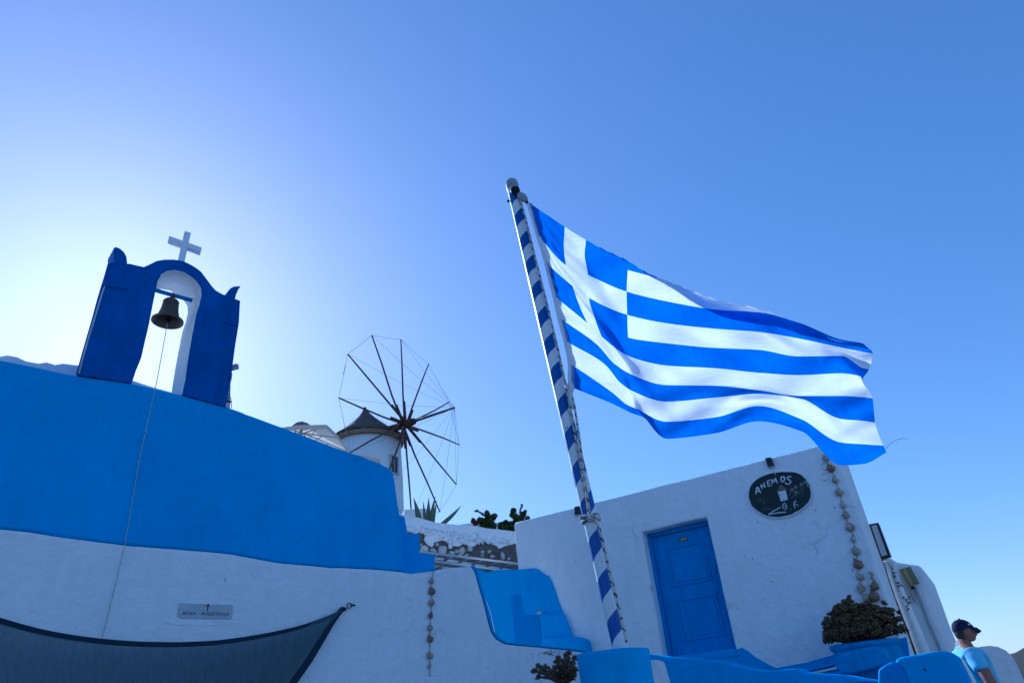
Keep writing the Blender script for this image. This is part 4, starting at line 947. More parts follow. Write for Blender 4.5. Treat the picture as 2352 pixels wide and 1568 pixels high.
dab([(436, 442), (468, 384), (480, 386), (528, 424)], M['brownpaint'], 'painted_roof', so + .002)
b_ = N(); stroke(b_, [(456, 470), (464, 468), (466, 486)], .004); stroke(b_, [(490, 520), (498, 512)], .004); stroke(b_, [(376, 404), (376, 412)], .008); obj('painted_mark', b_, M['ink'], sign)
for c_ in ((575, 430), (608, 405), (612, 455), (660, 380), (695, 362), (722, 388), (280, 515), (318, 540)):
    b_ = N()
    for k in range(6):
        a_ = k * PI / 3; q = FA.p(*k7(c_[0] + 11 * math.cos(a_), c_[1] + 11 * math.sin(a_)), so - .002); add_ball(b_, (.013 if c_[0] > 400 else .006, .013 if c_[0] > 400 else .006, .003), FA.mat(q.dot(FA.t), q.z, so - .002), 1)
    obj('painted_flower', b_, M['flowerpaint'], sign)
b_ = N()
for s_ in ([(560, 445), (545, 490)], [(600, 470), (565, 510)], [(612, 470), (600, 505)], [(680, 400), (655, 500)], [(660, 395), (640, 470)], [(590, 575), (555, 620)], [(300, 600), (390, 605)]): stroke(b_, s_, .003)
for v in b_.verts: v.co += FA.n * ((FA.c - so + .001) - v.co.dot(FA.n)) * .8
obj('painted_stem', b_, M['flowerpaint'], sign)
b_ = N()
for s_, r in (([(358, 655), (410, 620), (470, 588)], .009), ([(358, 656), (440, 640), (520, 632)], .009), ([(508, 610), (488, 592), (490, 562), (505, 548), (520, 570), (524, 600), (508, 610)], .007), ([(486, 580), (520, 580)], .005), ([(612, 530), (590, 548), (592, 566), (604, 598)], .008), ([(590, 568), (612, 560), (632, 580)], .006), ([(418, 272), (424, 292)], .007)): stroke(b_, s_, r)
for v in b_.verts: v.co += FA.n * ((FA.c - so) - v.co.dot(FA.n)) * .75
obj('painted_stroke', b_, M['whitepaint'], sign)

# light box on the far corner of the house side, pipes, lean-to
F2 = Plane(-59.3, FA.c + dep + .15)
lb = thing('light_box', 'white illuminated sign panel in a black frame on the back corner of the white house', 'light box', F2.p(2020, 1284, .1))
q4 = [(1992, 1204), (2017, 1199), (2046, 1276), (2022, 1286)]
bm = N(); add_prism(bm, [F2.p(x, y, .12) for x, y in q4], F2.n * .16); obj('case', bm, M['black'], lb, bevel=.01)
bm = N(); add_prism(bm, [F2.p(x, y, .126) for x, y in ((2001, 1207), (2013, 1204), (2038, 1273), (2025, 1277))], F2.n * .01); obj('panel', bm, M['panel'], lb, bevel=.003)
F3 = Plane(-59.3, FA.c + dep + .45)
lt = thing('outbuilding', 'white rounded outbuilding wall behind the house corner with pipes and bamboo lamp', 'building', F3.w(F3.sz(2130, 1400)[0], 0))
lp = [(1900, 1262), (2050, 1284), (2060, 1290), (2085, 1294), (2108, 1297), (2116, 1302), (2122, 1312), (2140, 1362), (2162, 1424), (2190, 1490), (2216, 1540), (2250, 1600), (1900, 1660)]
bm = N(); add_prism(bm, wallpoly(F3, lp, 0, .12, .008), F3.n * 2.2); obj('wall', bm, M['plaster'], lt, bevel=.05, seg=4)
bm = N(); add_prism(bm, wallpoly(F3, [(2028, 1282), (2046, 1281), (2056, 1290), (2075, 1345), (2105, 1420), (2140, 1500), (2150, 1530), (2090, 1530), (2060, 1420), (2040, 1340)], .14, .07, .012), F3.n * .14); obj('pilaster', bm, M['plaster_rough'], lt, bevel=.02)
for path, r in (([(2038, 1290), (2045, 1320), (2061, 1368), (2089, 1440), (2111, 1500), (2119, 1525)], .035), ([(2028, 1290), (2038, 1330), (2056, 1388), (2083, 1456), (2100, 1505)], .02)):
    bm = N(); add_tube(bm, [F3.p(x, y, .19) for x, y in path], r, 8); obj('pipe', bm, M['panel'] if r > .03 else M['steel_grey'], lt)
bm = N(); add_tube(bm, [F3.p(x, y, .04) for x, y in ((2100, 1346), (2112, 1375), (2130, 1425), (2150, 1470), (2162, 1500), (2175, 1530))], .022, 8); obj('pipe', bm, M['steel_grey'], lt)
for path in ([(2085, 1345), (2092, 1365), (2100, 1382), (2104, 1376), (2098, 1350)], [(2090, 1346), (2098, 1372), (2106, 1388)]):
    bm = N(); add_tube(bm, [F3.p(x, y, .05) for x, y in path], .006, 5); obj('wire', bm, M['cord'], lt)
bm = N()
for k in range(46):
    t_ = rnd.random(); x = 2036 + t_ * 55 + rnd.gauss(0, 6); y = 1298 + t_ * 110 + rnd.gauss(0, 8); q = F3.p(x, y, .145)
    add_ball(bm, (rnd.uniform(.004, .022), rnd.uniform(.006, .030), .004), F3.mat(q.dot(F3.t), q.z, .142) @ Euler((0, 0, rnd.uniform(0, 3))).to_matrix().to_4x4(), 1, noise_amp=.8)
o = obj('stain', bm, M['stain'], lt); o['kind'] = 'stuff'
bm = N()
for k in range(26):   # crumbling dark joint behind the house corner
    t_ = k / 25; q = F3.p(2024 + 86 * t_ + rnd.gauss(0, 1.5), 1290 + 225 * t_, .16); add_ball(bm, (rnd.uniform(.01, .025), rnd.uniform(.03, .08), .015), F3.mat(q.dot(F3.t), q.z, .16), 1, noise_amp=.8)
o = obj('crumbled_joint', bm, M['ink'], lt); o['kind'] = 'stuff'
bl = thing('bamboo_lamp', 'pale green lamp shade of split bamboo canes on the rounded outbuilding wall', 'lamp', F3.p(2098, 1342, .15))
tl, tr_, br_, bl_ = (2066, 1307), (2090, 1301), (2111, 1340), (2086, 1346)
nb = 7
for k in range(nb):
    t_ = (k + .5) / nb; bulge = .10 + .13 * math.sin(PI * t_)
    A = F3.p(tl[0] + (tr_[0] - tl[0]) * t_, tl[1] + (tr_[1] - tl[1]) * t_, bulge); B = F3.p(bl_[0] + (br_[0] - bl_[0]) * t_, bl_[1] + (br_[1] - bl_[1]) * t_, bulge)
    bm = N(); add_tube(bm, [A, A.lerp(B, .5), B], .019, 8); obj('cane', bm, M['bamboo'] if k in (0, 2, 3, 5) else M['bamboo_dark'], bl)
bm = N(); add_tube(bm, [F3.p(2092, 1330, .1), F3.p(2096, 1352, .1)], .02, 8); obj('lamp_holder', bm, M['iron'], bl)

# ------------------------------------------------------------------ planter, stone and blue street wall
PP = Plane(-59.3, 10.6)
sa_, _ = PP.sz(1906, 1486); sb_, _ = PP.sz(2064, 1463); zr = PP.sz(1985, 1474)[1]
pc = PP.w((sa_ + sb_) / 2, zr); pr = (sb_ - sa_) / 2
pot = thing('plant_pot', 'wide blue glazed pot standing by the corner of the white house', 'pot', pc - Vector((0, 0, .5)))
mp = Matrix.Translation(pc) @ Matrix((FA.t, FA.n, Vector((0, 0, 1)))).transposed().to_4x4() @ Matrix.Diagonal((1, .62, 1, 1))
bm = N(); add_lathe(bm, [(pr * .82, -.5), (pr * .92, -.36), (pr * .97, -.2), (pr * .95, -.10), (pr * .93, -.075), (pr * 1.0, -.06), (pr * 1.02, -.03), (pr * 1.0, .0), (pr * .9, .0), (pr * .86, -.08), (0, -.08)], mp, 48); obj('pot_body', bm, M['pot'], pot)
def jade_leaf(bm, c_, R_, s_):
    add_v = []
    pts_ = [(-.5, 0, 0), (-.05, -.36, .08), (.34, -.36, .12), (.55, 0, .13), (.34, .36, .12), (-.05, .36, .08), (.12, 0, .24), (.12, 0, -.06)]
    vs_ = [bm.verts.new(c_ + R_ @ (Vector(p) * s_)) for p in pts_]
    for i in range(6):
        for top_ in (6, 7):
            f = bm.faces.new((vs_[i], vs_[(i + 1) % 6], vs_[top_]) if top_ == 6 else (vs_[(i + 1) % 6], vs_[i], vs_[top_])); f.smooth = True
def rosette(bm, c_, axis, s_, n=7):
    q = axis.to_track_quat('Z', 'Y').to_matrix()
    for k in range(n):
        a_ = k * 2.4; tilt = .25 + .12 * (k % 5)
        R_ = q @ Euler((0, -tilt - .2, a_), 'XYZ').to_matrix()
        R2 = q @ (Matrix.Rotation(a_, 3, 'Z') @ Matrix.Rotation(-rnd.uniform(.15, 1.35), 3, 'Y') @ Matrix.Rotation(rnd.uniform(-.5, .5), 3, 'X'))
        jade_leaf(bm, c_ + R2 @ Vector((s_ * .55, 0, 0)), R2, s_ * rnd.uniform(.8, 1.15))
jd = thing('succulent', 'large rounded dark jade succulent filling the blue pot', 'plant', pc)
bm = N(); bs = N()
ctop = PP.sz(1978, 1386)[1] - zr
for k in range(640):
    a_ = rnd.uniform(0, 2 * PI); e_ = math.asin(rnd.uniform(.02, 1)); rr = rnd.uniform(.70, 1.03) * (1 + .10 * math.sin(a_ * 3 + 1) + .08 * math.sin(a_ * 7))
    d_ = Vector((math.cos(a_) * math.cos(e_), math.sin(a_) * math.cos(e_), math.sin(e_)))
    p = pc + FA.t * (d_.x * pr * 1.12 * rr) + FA.n * (d_.y * pr * .72 * rr) + Vector((0, 0, .05 + d_.z * ctop * rr * .93))
    nrm = (FA.t * d_.x + FA.n * d_.y + Vector((0, 0, d_.z + .5))).normalized()
    rosette(bm, p, nrm, .052, 8)
    if k % 5 == 0: add_tube(bs, [pc + Vector((0, 0, -.1)) + FA.t * d_.x * pr * .3, pc.lerp(p, .6), p], [.022, .016, .008], 5)
o = obj('foliage', bm, M['jade'], jd); o['kind'] = 'stuff'
obj('stems', bs, M['stem'], jd)
def k8(x, y): return 1834.6 + .2503 * x, 1176 + .2503 * y
bm = N(); P8 = Plane(-59.3, 10.1)
add_prism(bm, flat_to(P8, smooth_poly([P8.p(*k8(*q)) for q in ((310, 1365), (335, 1325), (410, 1285), (560, 1245), (690, 1220), (760, 1235), (805, 1285), (835, 1350), (815, 1395), (700, 1430), (560, 1465), (470, 1485), (385, 1472), (330, 1430))], .05, .012)), P8.n * .22)
tag(obj('stone_block', bm, M['pot'], bevel=.05, seg=4), 'rounded blue painted stone lying in front of the plant pot', 'stone')
# shelf planks under the pot and the dark gap
bd = thing('plank_stack', 'thin dark blue planks lying under the pot beside the house wall', 'planks', P8.p(1880, 1545))
for k, (a_, b_) in enumerate((((1840, 1540), (1915, 1520)), ((1850, 1545), (1920, 1530)), ((1880, 1550), (1935, 1540)))):
    bm = N(); A, B = P8.p(*a_, .05 * k), P8.p(*b_, .05 * k); add_prism(bm, [A, B, B - Vector((0, 0, .03)), A - Vector((0, 0, .03))], P8.n * .25); obj('plank', bm, M['azure_dark_shade'] if k != 1 else M['panel'], bd, bevel=.005)
bm = N(); add_prism(bm, [P8.w(P8.sz(1835, 1560)[0], P8.sz(1835, 1568)[1] - .3, -.05), P8.w(P8.sz(2090, 1530)[0], P8.sz(2000, 1568)[1] - .3, -.05), P8.w(P8.sz(2090, 1530)[0], pc.z - .5, -.05), P8.w(P8.sz(1835, 1560)[0], pc.z - .5, -.05)], P8.n * .8)
tag(obj('terrace_ledge', bm, M['azure_dark_shade'], bevel=.02), 'low blue ledge carrying the pot along the house front', 'ledge')
# terrace body under house front
bm = N(); add_prism(bm, [FA.w(sd_l - .3, 0, .02), FA.w(sd_r + .02, 0, .02), FA.w(sd_r + .02, zb2 - .06, .02), FA.w(sd_l - .3, zb2 - .06, .02)], FA.n * .017)
tag(obj('terrace', bm, M['azure'], bevel=.01), kind='structure')
# curved blue parapet along the street
PB = Plane(-59.3, 8.3)
def k5(x, y): return 1467.6 + .32 * x, 1467.6 + .32 * y
cur = [k5(*q) for q in ((-60, 95), (90, 106), (200, 125), (330, 130), (480, 140), (600, 156), (720, 190), (820, 214), (930, 226), (1060, 213), (1135, 207), (1160, 222), (1172, 236), (1330, 246), (1500, 258), (1600, 278), (1750, 300), (1900, 330))]
sl_, sr_ = PB.sz(*cur[0])[0], PB.sz(*cur[-1])[0]
bp_ = thing('street_parapet', 'bright blue parapet with wavy top in front of the blue door', 'parapet', PB.w(sl_, 0))
bm = N(); add_prism(bm, flat_to(PB, smooth_poly([PB.p(x, y) for x, y in cur], .06, .004, closed=False)) + [PB.w(sr_, .0), PB.w(sl_, .0)], PB.n * .4); obj('wall', bm, M['azure'], bp_, bevel=.02, seg=3)
wl = [k5(*q) for q in ((60, 145), (120, 146), (165, 154), (182, 170), (200, 230), (230, 330), (260, 420), (60, 420))]
bm = N(); add_prism(bm, wallpoly(PB, wl, .012, .05, .004), PB.n * .02); obj('white_patch', bm, M['plaster'], bp_, bevel=.005)
bm = N(); add_prism(bm, wallpoly(PB, [k5(*q) for q in ((1550, 290), (1600, 292), (1760, 300), (1760, 310), (1560, 304))], .06, .05, .003), PB.n * .07); obj('ridge', bm, M['azure'], bp_, bevel=.01)
# rounded blue block nearer the man
PC = Plane(-59.3, 7.1)
fp = [k8(*q) for q in ((870, 1362), (930, 1328), (1100, 1298), (1270, 1270), (1340, 1270), (1400, 1284), (1450, 1315), (1490, 1370), (1540, 1450), (1590, 1568), (1650, 1700), (990, 1700), (1000, 1568), (950, 1440))]
bb = thing('blue_block', 'rounded bright blue wall end beside the man in the corner', 'wall', PC.w(PC.sz(2140, 1560)[0], 0))
bm = N(); q_ = wallpoly(PC, fp, 0, .05, .003); zmin = min(p.z for p in q_)
add_prism(bm, q_, PC.n * .45); obj('block', bm, M['azure'], bb, bevel=.03, seg=3)
bm = N(); add_prism(bm, wallpoly(PC, [k8(*q) for q in ((725, 1440), (800, 1390), (865, 1362), (935, 1395), (985, 1500), (1060, 1700), (730, 1700))], .015, .05, .003), PC.n * .46); obj('shaded_side', bm, M['azure_dark_shade'], bb, bevel=.03, seg=3)  # left face of the block, its shade put into a darker colour
bm = N(); add_prism(bm, [PC.w(PC.sz(2017, 1560)[0], 0, -.02), PC.w(PC.sz(2240, 1600)[0], 0, -.02), PC.w(PC.sz(2240, 1600)[0], zmin + .1, -.02), PC.w(PC.sz(2017, 1560)[0], zmin + .1, -.02)], PC.n * .4); obj('foot', bm, M['azure'], bb)
bm = N(); q = PC.p(*k8(1155, 1440), 0); add_ball(bm, (.010, .012, .004), PC.mat(q.dot(PC.t), q.z, 0), 1); obj('chip', bm, M['ink'], bb)
# white edge of that wall
bm = N(); we = [k8(*q) for q in ((1470, 1325), (1500, 1350), (1545, 1430), (1620, 1568), (1690, 1700), (1650, 1700), (1590, 1568), (1530, 1440))]
add_prism(bm, wallpoly(PC, we, -.03, .05, .004), PC.n * .40); obj('white_edge', bm, M['plaster'], bb, bevel=.01)
# white domed wall at the far right
PD = Plane(-80, 0); PD.c = at_depth(2300, 1530, 12.5).dot(PD.n)
dm = [k8(*q) for q in ((1560, 1300), (1660, 1232), (1750, 1222), (1830, 1232), (1900, 1265), (1960, 1320), (2005, 1400), (2040, 1480), (2080, 1568), (2160, 1760), (1500, 1760), (1500, 1400))]
dq = wallpoly(PD, dm, 0, .08, .006)
bm = N(); zlow = min(p.z for p in dq); add_prism(bm, [Vector((p.x, p.y, 0.0)) if p.z < zlow + .12 else p for p in dq], PD.n * .6)
tag(obj('domed_wall', bm, M['plaster'], bevel=.06, seg=4), 'white round-topped wall behind the man at the right edge', 'wall')

# ------------------------------------------------------------------ flagpole, flag, drum
bx = at_depth(1423, 1476, 3.35)
PF = Plane(86.0, 0.0); PF.c = bx.dot(PF.n)
tx = PF.p(1176, 424)
pax = (tx - bx).normalized(); fp_o = bx - pax * .45
# stripes need the pole's own frame: the thing's origin sits on its axis
fpole = thing('flagpole', 'blue and white spirally striped flagpole standing in the blue drum', 'flagpole', fp_o)
bm = N(); plen = (tx - fp_o).length
r0 = .0402; r1 = .0405
add_lathe(bm, [(r0 * 1.0, 0), (r0, .45), (r0 + (r1 - r0) * .55, plen * .55), (r1, plen)], Matrix(), 28)
me_o = obj('pole', bm, M['pole'], None, origin=(0, 0, 0)); me_o.parent = fpole; me_o.rotation_euler = pax.to_track_quat('Z', 'Y').to_euler()
bm = N(); add_lathe(bm, [(r1 * 1.0, -.05), (r1 * 1.06, -.045), (r1 * 1.08, .0), (r1 * 1.02, .022), (r1 * .8, .034), (0, .038)], Matrix.Translation(tx) @ pax.to_track_quat('Z', 'Y').to_matrix().to_4x4(), 28); obj('cap', bm, M['steel_grey'], fpole)
pw = lambda px, py, o_=0.0: PF.p(px, py, o_)
bm = N(); add_ball(bm, (.035, .035, .026), Matrix.Translation(pw(1183, 437, .05))); add_tube(bm, [pw(1180, 437, .02), pw(1188, 441, .07)], .022, 8); obj('bolt', bm, M['iron'], fpole)
bm = N(); add_ball(bm, (.012, .012, .012), Matrix.Translation(pw(1167.5, 462, 0)), 1); obj('bolt', bm, M['iron'], fpole)
bm = N(); A, B = pw(1192, 444, .06), pw(1208, 462, .05); d_ = (B - A).normalized()
mq = Matrix.Translation((A + B) / 2) @ d_.to_track_quat('X', 'Z').to_matrix().to_4x4(); add_ball(bm, ((B - A).length * .62, .018, .034), mq, 2); pul = obj('pulley', bm, M['steel_grey'], fpole)
bm = N(); add_tube(bm, [B, pw(1212, 468, .04)], .012, 6); obj('shackle', bm, M['iron'], fpole)
ry = lambda t, dx: pw(1176 + (1425 - 1176) * t + dx, 424 + (1478 - 424) * t, .06 + .06 * t)
hal = thing('halyard', 'black flecked white rope running down the flagpole and knotted round it', 'rope', pw(1410, 1470, .1))
def flecked(name, pts, r): return rope(name, pts, r, .009, 6, (6, 2), hal)
flecked('line', [pw(1193, 452, .05), pw(1207, 502, .05), pw(1223, 567, .05), pw(1255, 693, .05), pw(1285, 817, .05), pw(1309, 931, .05), pw(1330, 1050, .055), pw(1342, 1118, .055), pw(1353, 1186, .05)], .0075)
flecked('line', [pw(1309, 893, .05), pw(1319, 930, .06), pw(1330, 1000, .07), pw(1340, 1080, .085), pw(1350, 1150, .09), pw(1356, 1192, .09)], .0075)
flecked('line', [pw(1366, 1186, .08), pw(1380, 1225, .085), pw(1398, 1305, .09), pw(1420, 1390, .10), pw(1440, 1474, .11)], .009)
kc = fp_o + pax * ((pw(1358, 1190) - fp_o).dot(pax)); kr = r0
e1 = pax.orthogonal().normalized(); e2 = pax.cross(e1)
rope('wrap', [kc + (e1 * math.cos(a_ * .25) + e2 * math.sin(a_ * .25)) * (kr + .008) + pax * (.0011 * a_ - .03 + .012 * math.sin(a_ * .25)) for a_ in range(0, 52)], .0085, .009, 6, (6, 2), hal)
bm = N(); add_ball(bm, (.020, .016, .018), Matrix.Translation(pw(1369, 1188, .06)), 2, noise_amp=.5); obj('knot', bm, M['rope_light'], hal)

# flag: Greek flag streaming right in the wind
cols = [  # u, then (x, y) of the nine stripe borders v0..v9
 (0.030, [(1219, 468), (1229, 507), (1240, 545), (1259, 608), (1270, 647), (1281, 686), (1294, 736), (1305, 786), (1316, 839), (1318, 891)]),
 (0.148, [(1297, 521), (1295, 565), (1300, 609), (1315, 657), (1330, 700), (1349, 742), (1372, 792), (1390, 837), (1410, 904), (1414, 930)]),
 (0.222, [(1346, 551), (1343, 586), (1350.6, 631.6), (1353, 684), (1366, 730), (1382, 773), (1412, 836), (1424, 878), (1438, 928), (1448, 947)]),
 (0.370, [(1444, 598), (1441.8, 620), (1439.4, 669.5), (1440.6, 722.8), (1442.5, 775), (1446, 818), (1460, 864), (1462, 902), (1468, 941), (1478, 958)]),
 (0.480, [(1534, 640), (1531, 644), (1530, 691.6), (1530, 742), (1530, 788), (1530, 839), (1530, 884), (1531, 922), (1531, 968), (1532, 1007)]),
 (0.620, [(1650, 689), (1647, 687), (1646, 711), (1646, 755), (1646, 799), (1646, 845.5), (1646, 885.6), (1645, 912.5), (1645, 957.6), (1645, 994)]),
 (0.735, [(1746, 714), (1743, 708), (1742, 717), (1742, 762), (1742, 803), (1742, 855.6), (1742, 896), (1742, 904.5), (1742, 932), (1742, 967)]),
 (0.845, [(1842, 748), (1839, 743), (1838, 742), (1838, 777.6), (1838, 818.4), (1838, 861), (1838, 909), (1839, 915), (1840, 962), (1841, 990)]),
 (0.940, [(1936, 786), (1935, 783), (1934, 780), (1934, 798), (1934, 817), (1934, 857), (1934, 909), (1934, 962), (1934, 1016), (1936, 1068)]),
 (0.980, [(1985, 796), (1984, 792), (1983, 789), (1984, 808), (1982, 845), (1979, 866), (1982, 912), (1983, 966), (1986, 1020), (1989, 1064)]),
 (1.000, [(1994, 802), (1992, 799), (1991, 797), (2005, 812), (1996, 848), (1981, 874), (2004, 914), (2010, 970), (2029, 1023), (2036, 1038)])]
cu_ = [c[0] for c in cols]; vk = list(range(10))
PG = Plane(80.0, 0.0); PG.c = pw(1240, 560, 0.02).dot(PG.n)
def flag_pt(u, v):
    xs = [pchip(cu_, [c[1][k][0] for c in cols], u) for k in vk]; ys = [pchip(cu_, [c[1][k][1] for c in cols], u) for k in vk]
    px, py = pchip(vk, xs, v), pchip(vk, ys, v)
    g_ = min(1, max(0, (u - .05) / .3))
    back = 0.0
    if u > .24:                                    # the top is blown over: from the fold line on, the cloth hangs down behind
        v_s = pchip([.24, .37, .48, .62, .735, .845, 1.0], [0, .5, 1.0, 1.5, 1.8, 2.0, 2.0], u)
        k_ = min(1, max(0, (u - .37) / .11)); ysil = ys[0] * (1 - k_) + min(ys[1], ys[2] - .3) * k_
        if v < v_s:
            py = ysil + pchip([.24, .6, .75, .85, 1.0], [26, 26, 20, 15, 7], u) * (v_s - v); back = -(.03 + .035 * (v_s - v)) * min(1, (u - .24) / .1)
        elif v < math.floor(v_s) + 1 and v_s < 2:
            nb_ = math.floor(v_s) + 1; py = ysil + (ys[nb_] - ysil) * (v - v_s) / (nb_ - v_s)
    o_ = .07 * g_ * math.sin(9 * u - .55 * v) + .05 * g_ * math.sin(4.2 * u + .35 * v + 1.0)
    d1 = 13 * u - 1.25 * v                          # diagonal blown folds
    o_ += .040 * g_ * abs(math.sin(d1 * 1.05 + .6 * math.sin(v * .9))) ** 1.6 * (.4 + .6 * math.sin(3 * u + v * .7) ** 2)
    o_ += .011 * g_ * math.sin(31 * u + 2.6 * v + 1.5 * math.sin(.8 * v)) + .005 * g_ * math.sin(53 * u - 3.3 * v)
    h_ = max(0, 1 - u / .33)                        # sharp creases radiating from the hoist corners
    o_ += h_ * .010 * math.sin(34 * u + 7.5 * v) * (.3 + .7 * abs(math.sin(v * 1.3))) + h_ * .006 * math.sin(70 * u - 9 * v)
    o_ += back
    if 6.0 < v < 7.6 and u > .5: o_ += .11 * math.sin(PI * (v - 6.0) / 1.6) * math.exp(-((u - .76) / .13) ** 2)  # fold that nearly hides stripe seven
    if u > .90: o_ += .07 * math.sin((v - 3) * 1.9) * (u - .90) / .10 + .02 * math.sin(v * 5 + u * 60) * (u - .9) / .1
    return PG.p(px, py, o_ + .10)
NU, SV = 150, 7
bm = N(); G = []
us_ = sorted(set([0.03 + (1 - .03) * i / NU for i in range(NU + 1)] + [0.148, 0.222, 0.370]))
vs_l = [k / SV for k in range(9 * SV + 1)]
for u in us_: G.append([bm.verts.new(flag_pt(u, v)) for v in vs_l])
for i in range(len(us_) - 1):
    um = (us_[i] + us_[i + 1]) / 2
    for j in range(len(vs_l) - 1):
        k = int((vs_l[j] + vs_l[j + 1]) / 2)
        blue = k % 2 == 0
        if um < .370 and k < 5: blue = not (k == 2 or .148 < um < .222)
        f = bm.faces.new((G[i][j], G[i + 1][j], G[i + 1][j + 1], G[i][j + 1])); f.material_index = 1 if blue else 0; f.smooth = True
flag = thing('flag', 'Greek flag with white cross and nine blue and white stripes flying right of the pole', 'flag', flag_pt(.03, 9))
obj('cloth', bm, [M['flag_white'], M['flag_blue']], flag)
hoist = [(1209, 468), (1221, 507), (1232, 545), (1246, 590), (1258, 638), (1270, 686), (1281, 736), (1295, 788), (1304, 843), (1304, 895)]
bm = N(); pv = None
for j in range(91):
    v = j / 10; A = PG.p(pchip(vk, [h[0] for h in hoist], v), pchip(vk, [h[1] for h in hoist], v), .10); B = flag_pt(.03, v) - PG.n * .004 + PG.t * .006
    md = A.lerp(B, .5) - PG.n * .008
    a_ = [bm.verts.new(A), bm.verts.new(md), bm.verts.new(B)]
    if pv:
        for q in range(2):
            f = bm.faces.new((pv[q], a_[q], a_[q + 1], pv[q + 1])); f.smooth = True
            kk_ = int(v - .05); f.material_index = 1 if (kk_ in (0, 1, 3, 4, 6, 8) and q == 1) else 0
    pv = a_
obj('hoist_band', bm, [M['sleeve'], M['sleeve_blue']], flag)
bm = N(); add_tube(bm, [PG.p(1304, 880, .11), PG.p(1311, 892, .10), PG.p(1309, 915, .09), PG.p(1317, 940, .08)], [.028, .022, .010, .006], 7); obj('tie', bm, M['sleeve'], flag)
bm = N(); add_tube(bm, [PG.p(*q, .10) for q in ((2034, 1030), (2045, 1018), (2060, 1009), (2075, 1006), (2086, 1008))], .0015, 4); obj('loose_thread', bm, M['cord'], flag)

# blue drum the pole stands in
dl, dr = PF.p(1325, 1504, .0), PF.p(1494, 1478, .0)
rd = 84.5 * 3.32 / 1568; dc = Vector((bx.x, bx.y, 0)) + (ray(1410, 1490).normalized() * 0); dtop = (at_depth(1410, 1488, 3.35 - .14)).z
drum = thing('drum', 'round blue painted drum at the foot of the flagpole', 'drum', (bx.x, bx.y, dtop - .75))
c2 = at_depth(1411, 1520, 3.35); mD = Matrix.Translation((c2.x, c2.y, 0))
bm = N(); add_lathe(bm, [(rd * .93, dtop - .75), (rd * .95, dtop - .40), (rd * .97, dtop - .17), (rd * .99, dtop - .155), (rd * .975, dtop - .14), (rd * .985, dtop - .06), (rd * 1.0, dtop - .012), (rd * .99, dtop), (rd * .94, dtop + .002), (rd * .92, dtop - .03), (0, dtop - .03)], mD, 56)
for v in bm.verts:
    k = 1 + .012 * noise.noise(v.co * 5); v.co.x = c2.x + (v.co.x - c2.x) * k; v.co.y = c2.y + (v.co.y - c2.y) * k; v.co.z += .006 * noise.noise(v.co * 7)
obj('drum_body', bm, M['drum'], drum)
bm = N(); add_box(bm, (1.5, .8, dtop - .75), Matrix.Translation((c2.x - .1, c2.y + .05, (dtop - .75) / 2))); tag(obj('plinth', bm, M['plaster'], bevel=.03), 'low white plinth under the blue drum and the succulent', 'plinth')
# succulent at the drum's left
j2 = thing('succulent', 'small branching jade succulent left of the blue drum at the bottom edge', 'plant', at_depth(1320, 1640, 3.7))
bm = N(); bs = N(); base2 = at_depth(1318, 1650, 3.7)
def k4b(x, y): return k4(x, y)
heads = [(860, 1410, 1), (900, 1370, 1), (960, 1370, 1), (985, 1390, 1), (905, 1500, 1), (945, 1430, 1), (1020, 1370, .8), (1075, 1420, 1), (1130, 1380, 1), (1140, 1290, 1), (1180, 1260, 1), (1210, 1300, 1), (1270, 1220, 1), (1310, 1200, 1), (1290, 1270, 1.1), (1340, 1310, 1), (1250, 1350, 1.1), (1190, 1370, 1), (1120, 1480, 1), (1180, 1470, 1.1), (1240, 1440, 1.1), (1310, 1400, 1.1), (1360, 1340, 1), (1370, 1240, 1), (1350, 1420, 1.2), (1290, 1480, 1.2), (1210, 1540, 1.2), (1360, 1500, 1.2), (1150, 1560, 1.1), (1390, 1390, 1), (1270, 1560, 1.2)]
for x, y, s_ in heads:
    dpt = 3.7 + rnd.uniform(-.12, .12)
    for r_ in range(3):
        p = at_depth(*k4(x + rnd.uniform(-18, 18), y + rnd.uniform(-18, 18)), dpt); ax_ = (p - base2).normalized() + Vector((rnd.uniform(-.6, .6), rnd.uniform(-.9, .3), rnd.uniform(0, .6)))
        rosette(bm, p, ax_.normalized(), .021 * s_, 6)
    jn = at_depth(*k4(1230, 1560), 3.7)
    mid_ = at_depth(*k4(x * .55 + 1220 * .45 + 10, y * .45 + 1560 * .55 - (40 if x < 1000 else 0)), 3.7)
    add_tube(bs, [base2, jn, mid_, p], [.022, .018, .011, .006], 6)
o = obj('foliage', bm, M['jade'], j2); o['kind'] = 'stuff'
obj('stems', bs, M['stem'], j2)

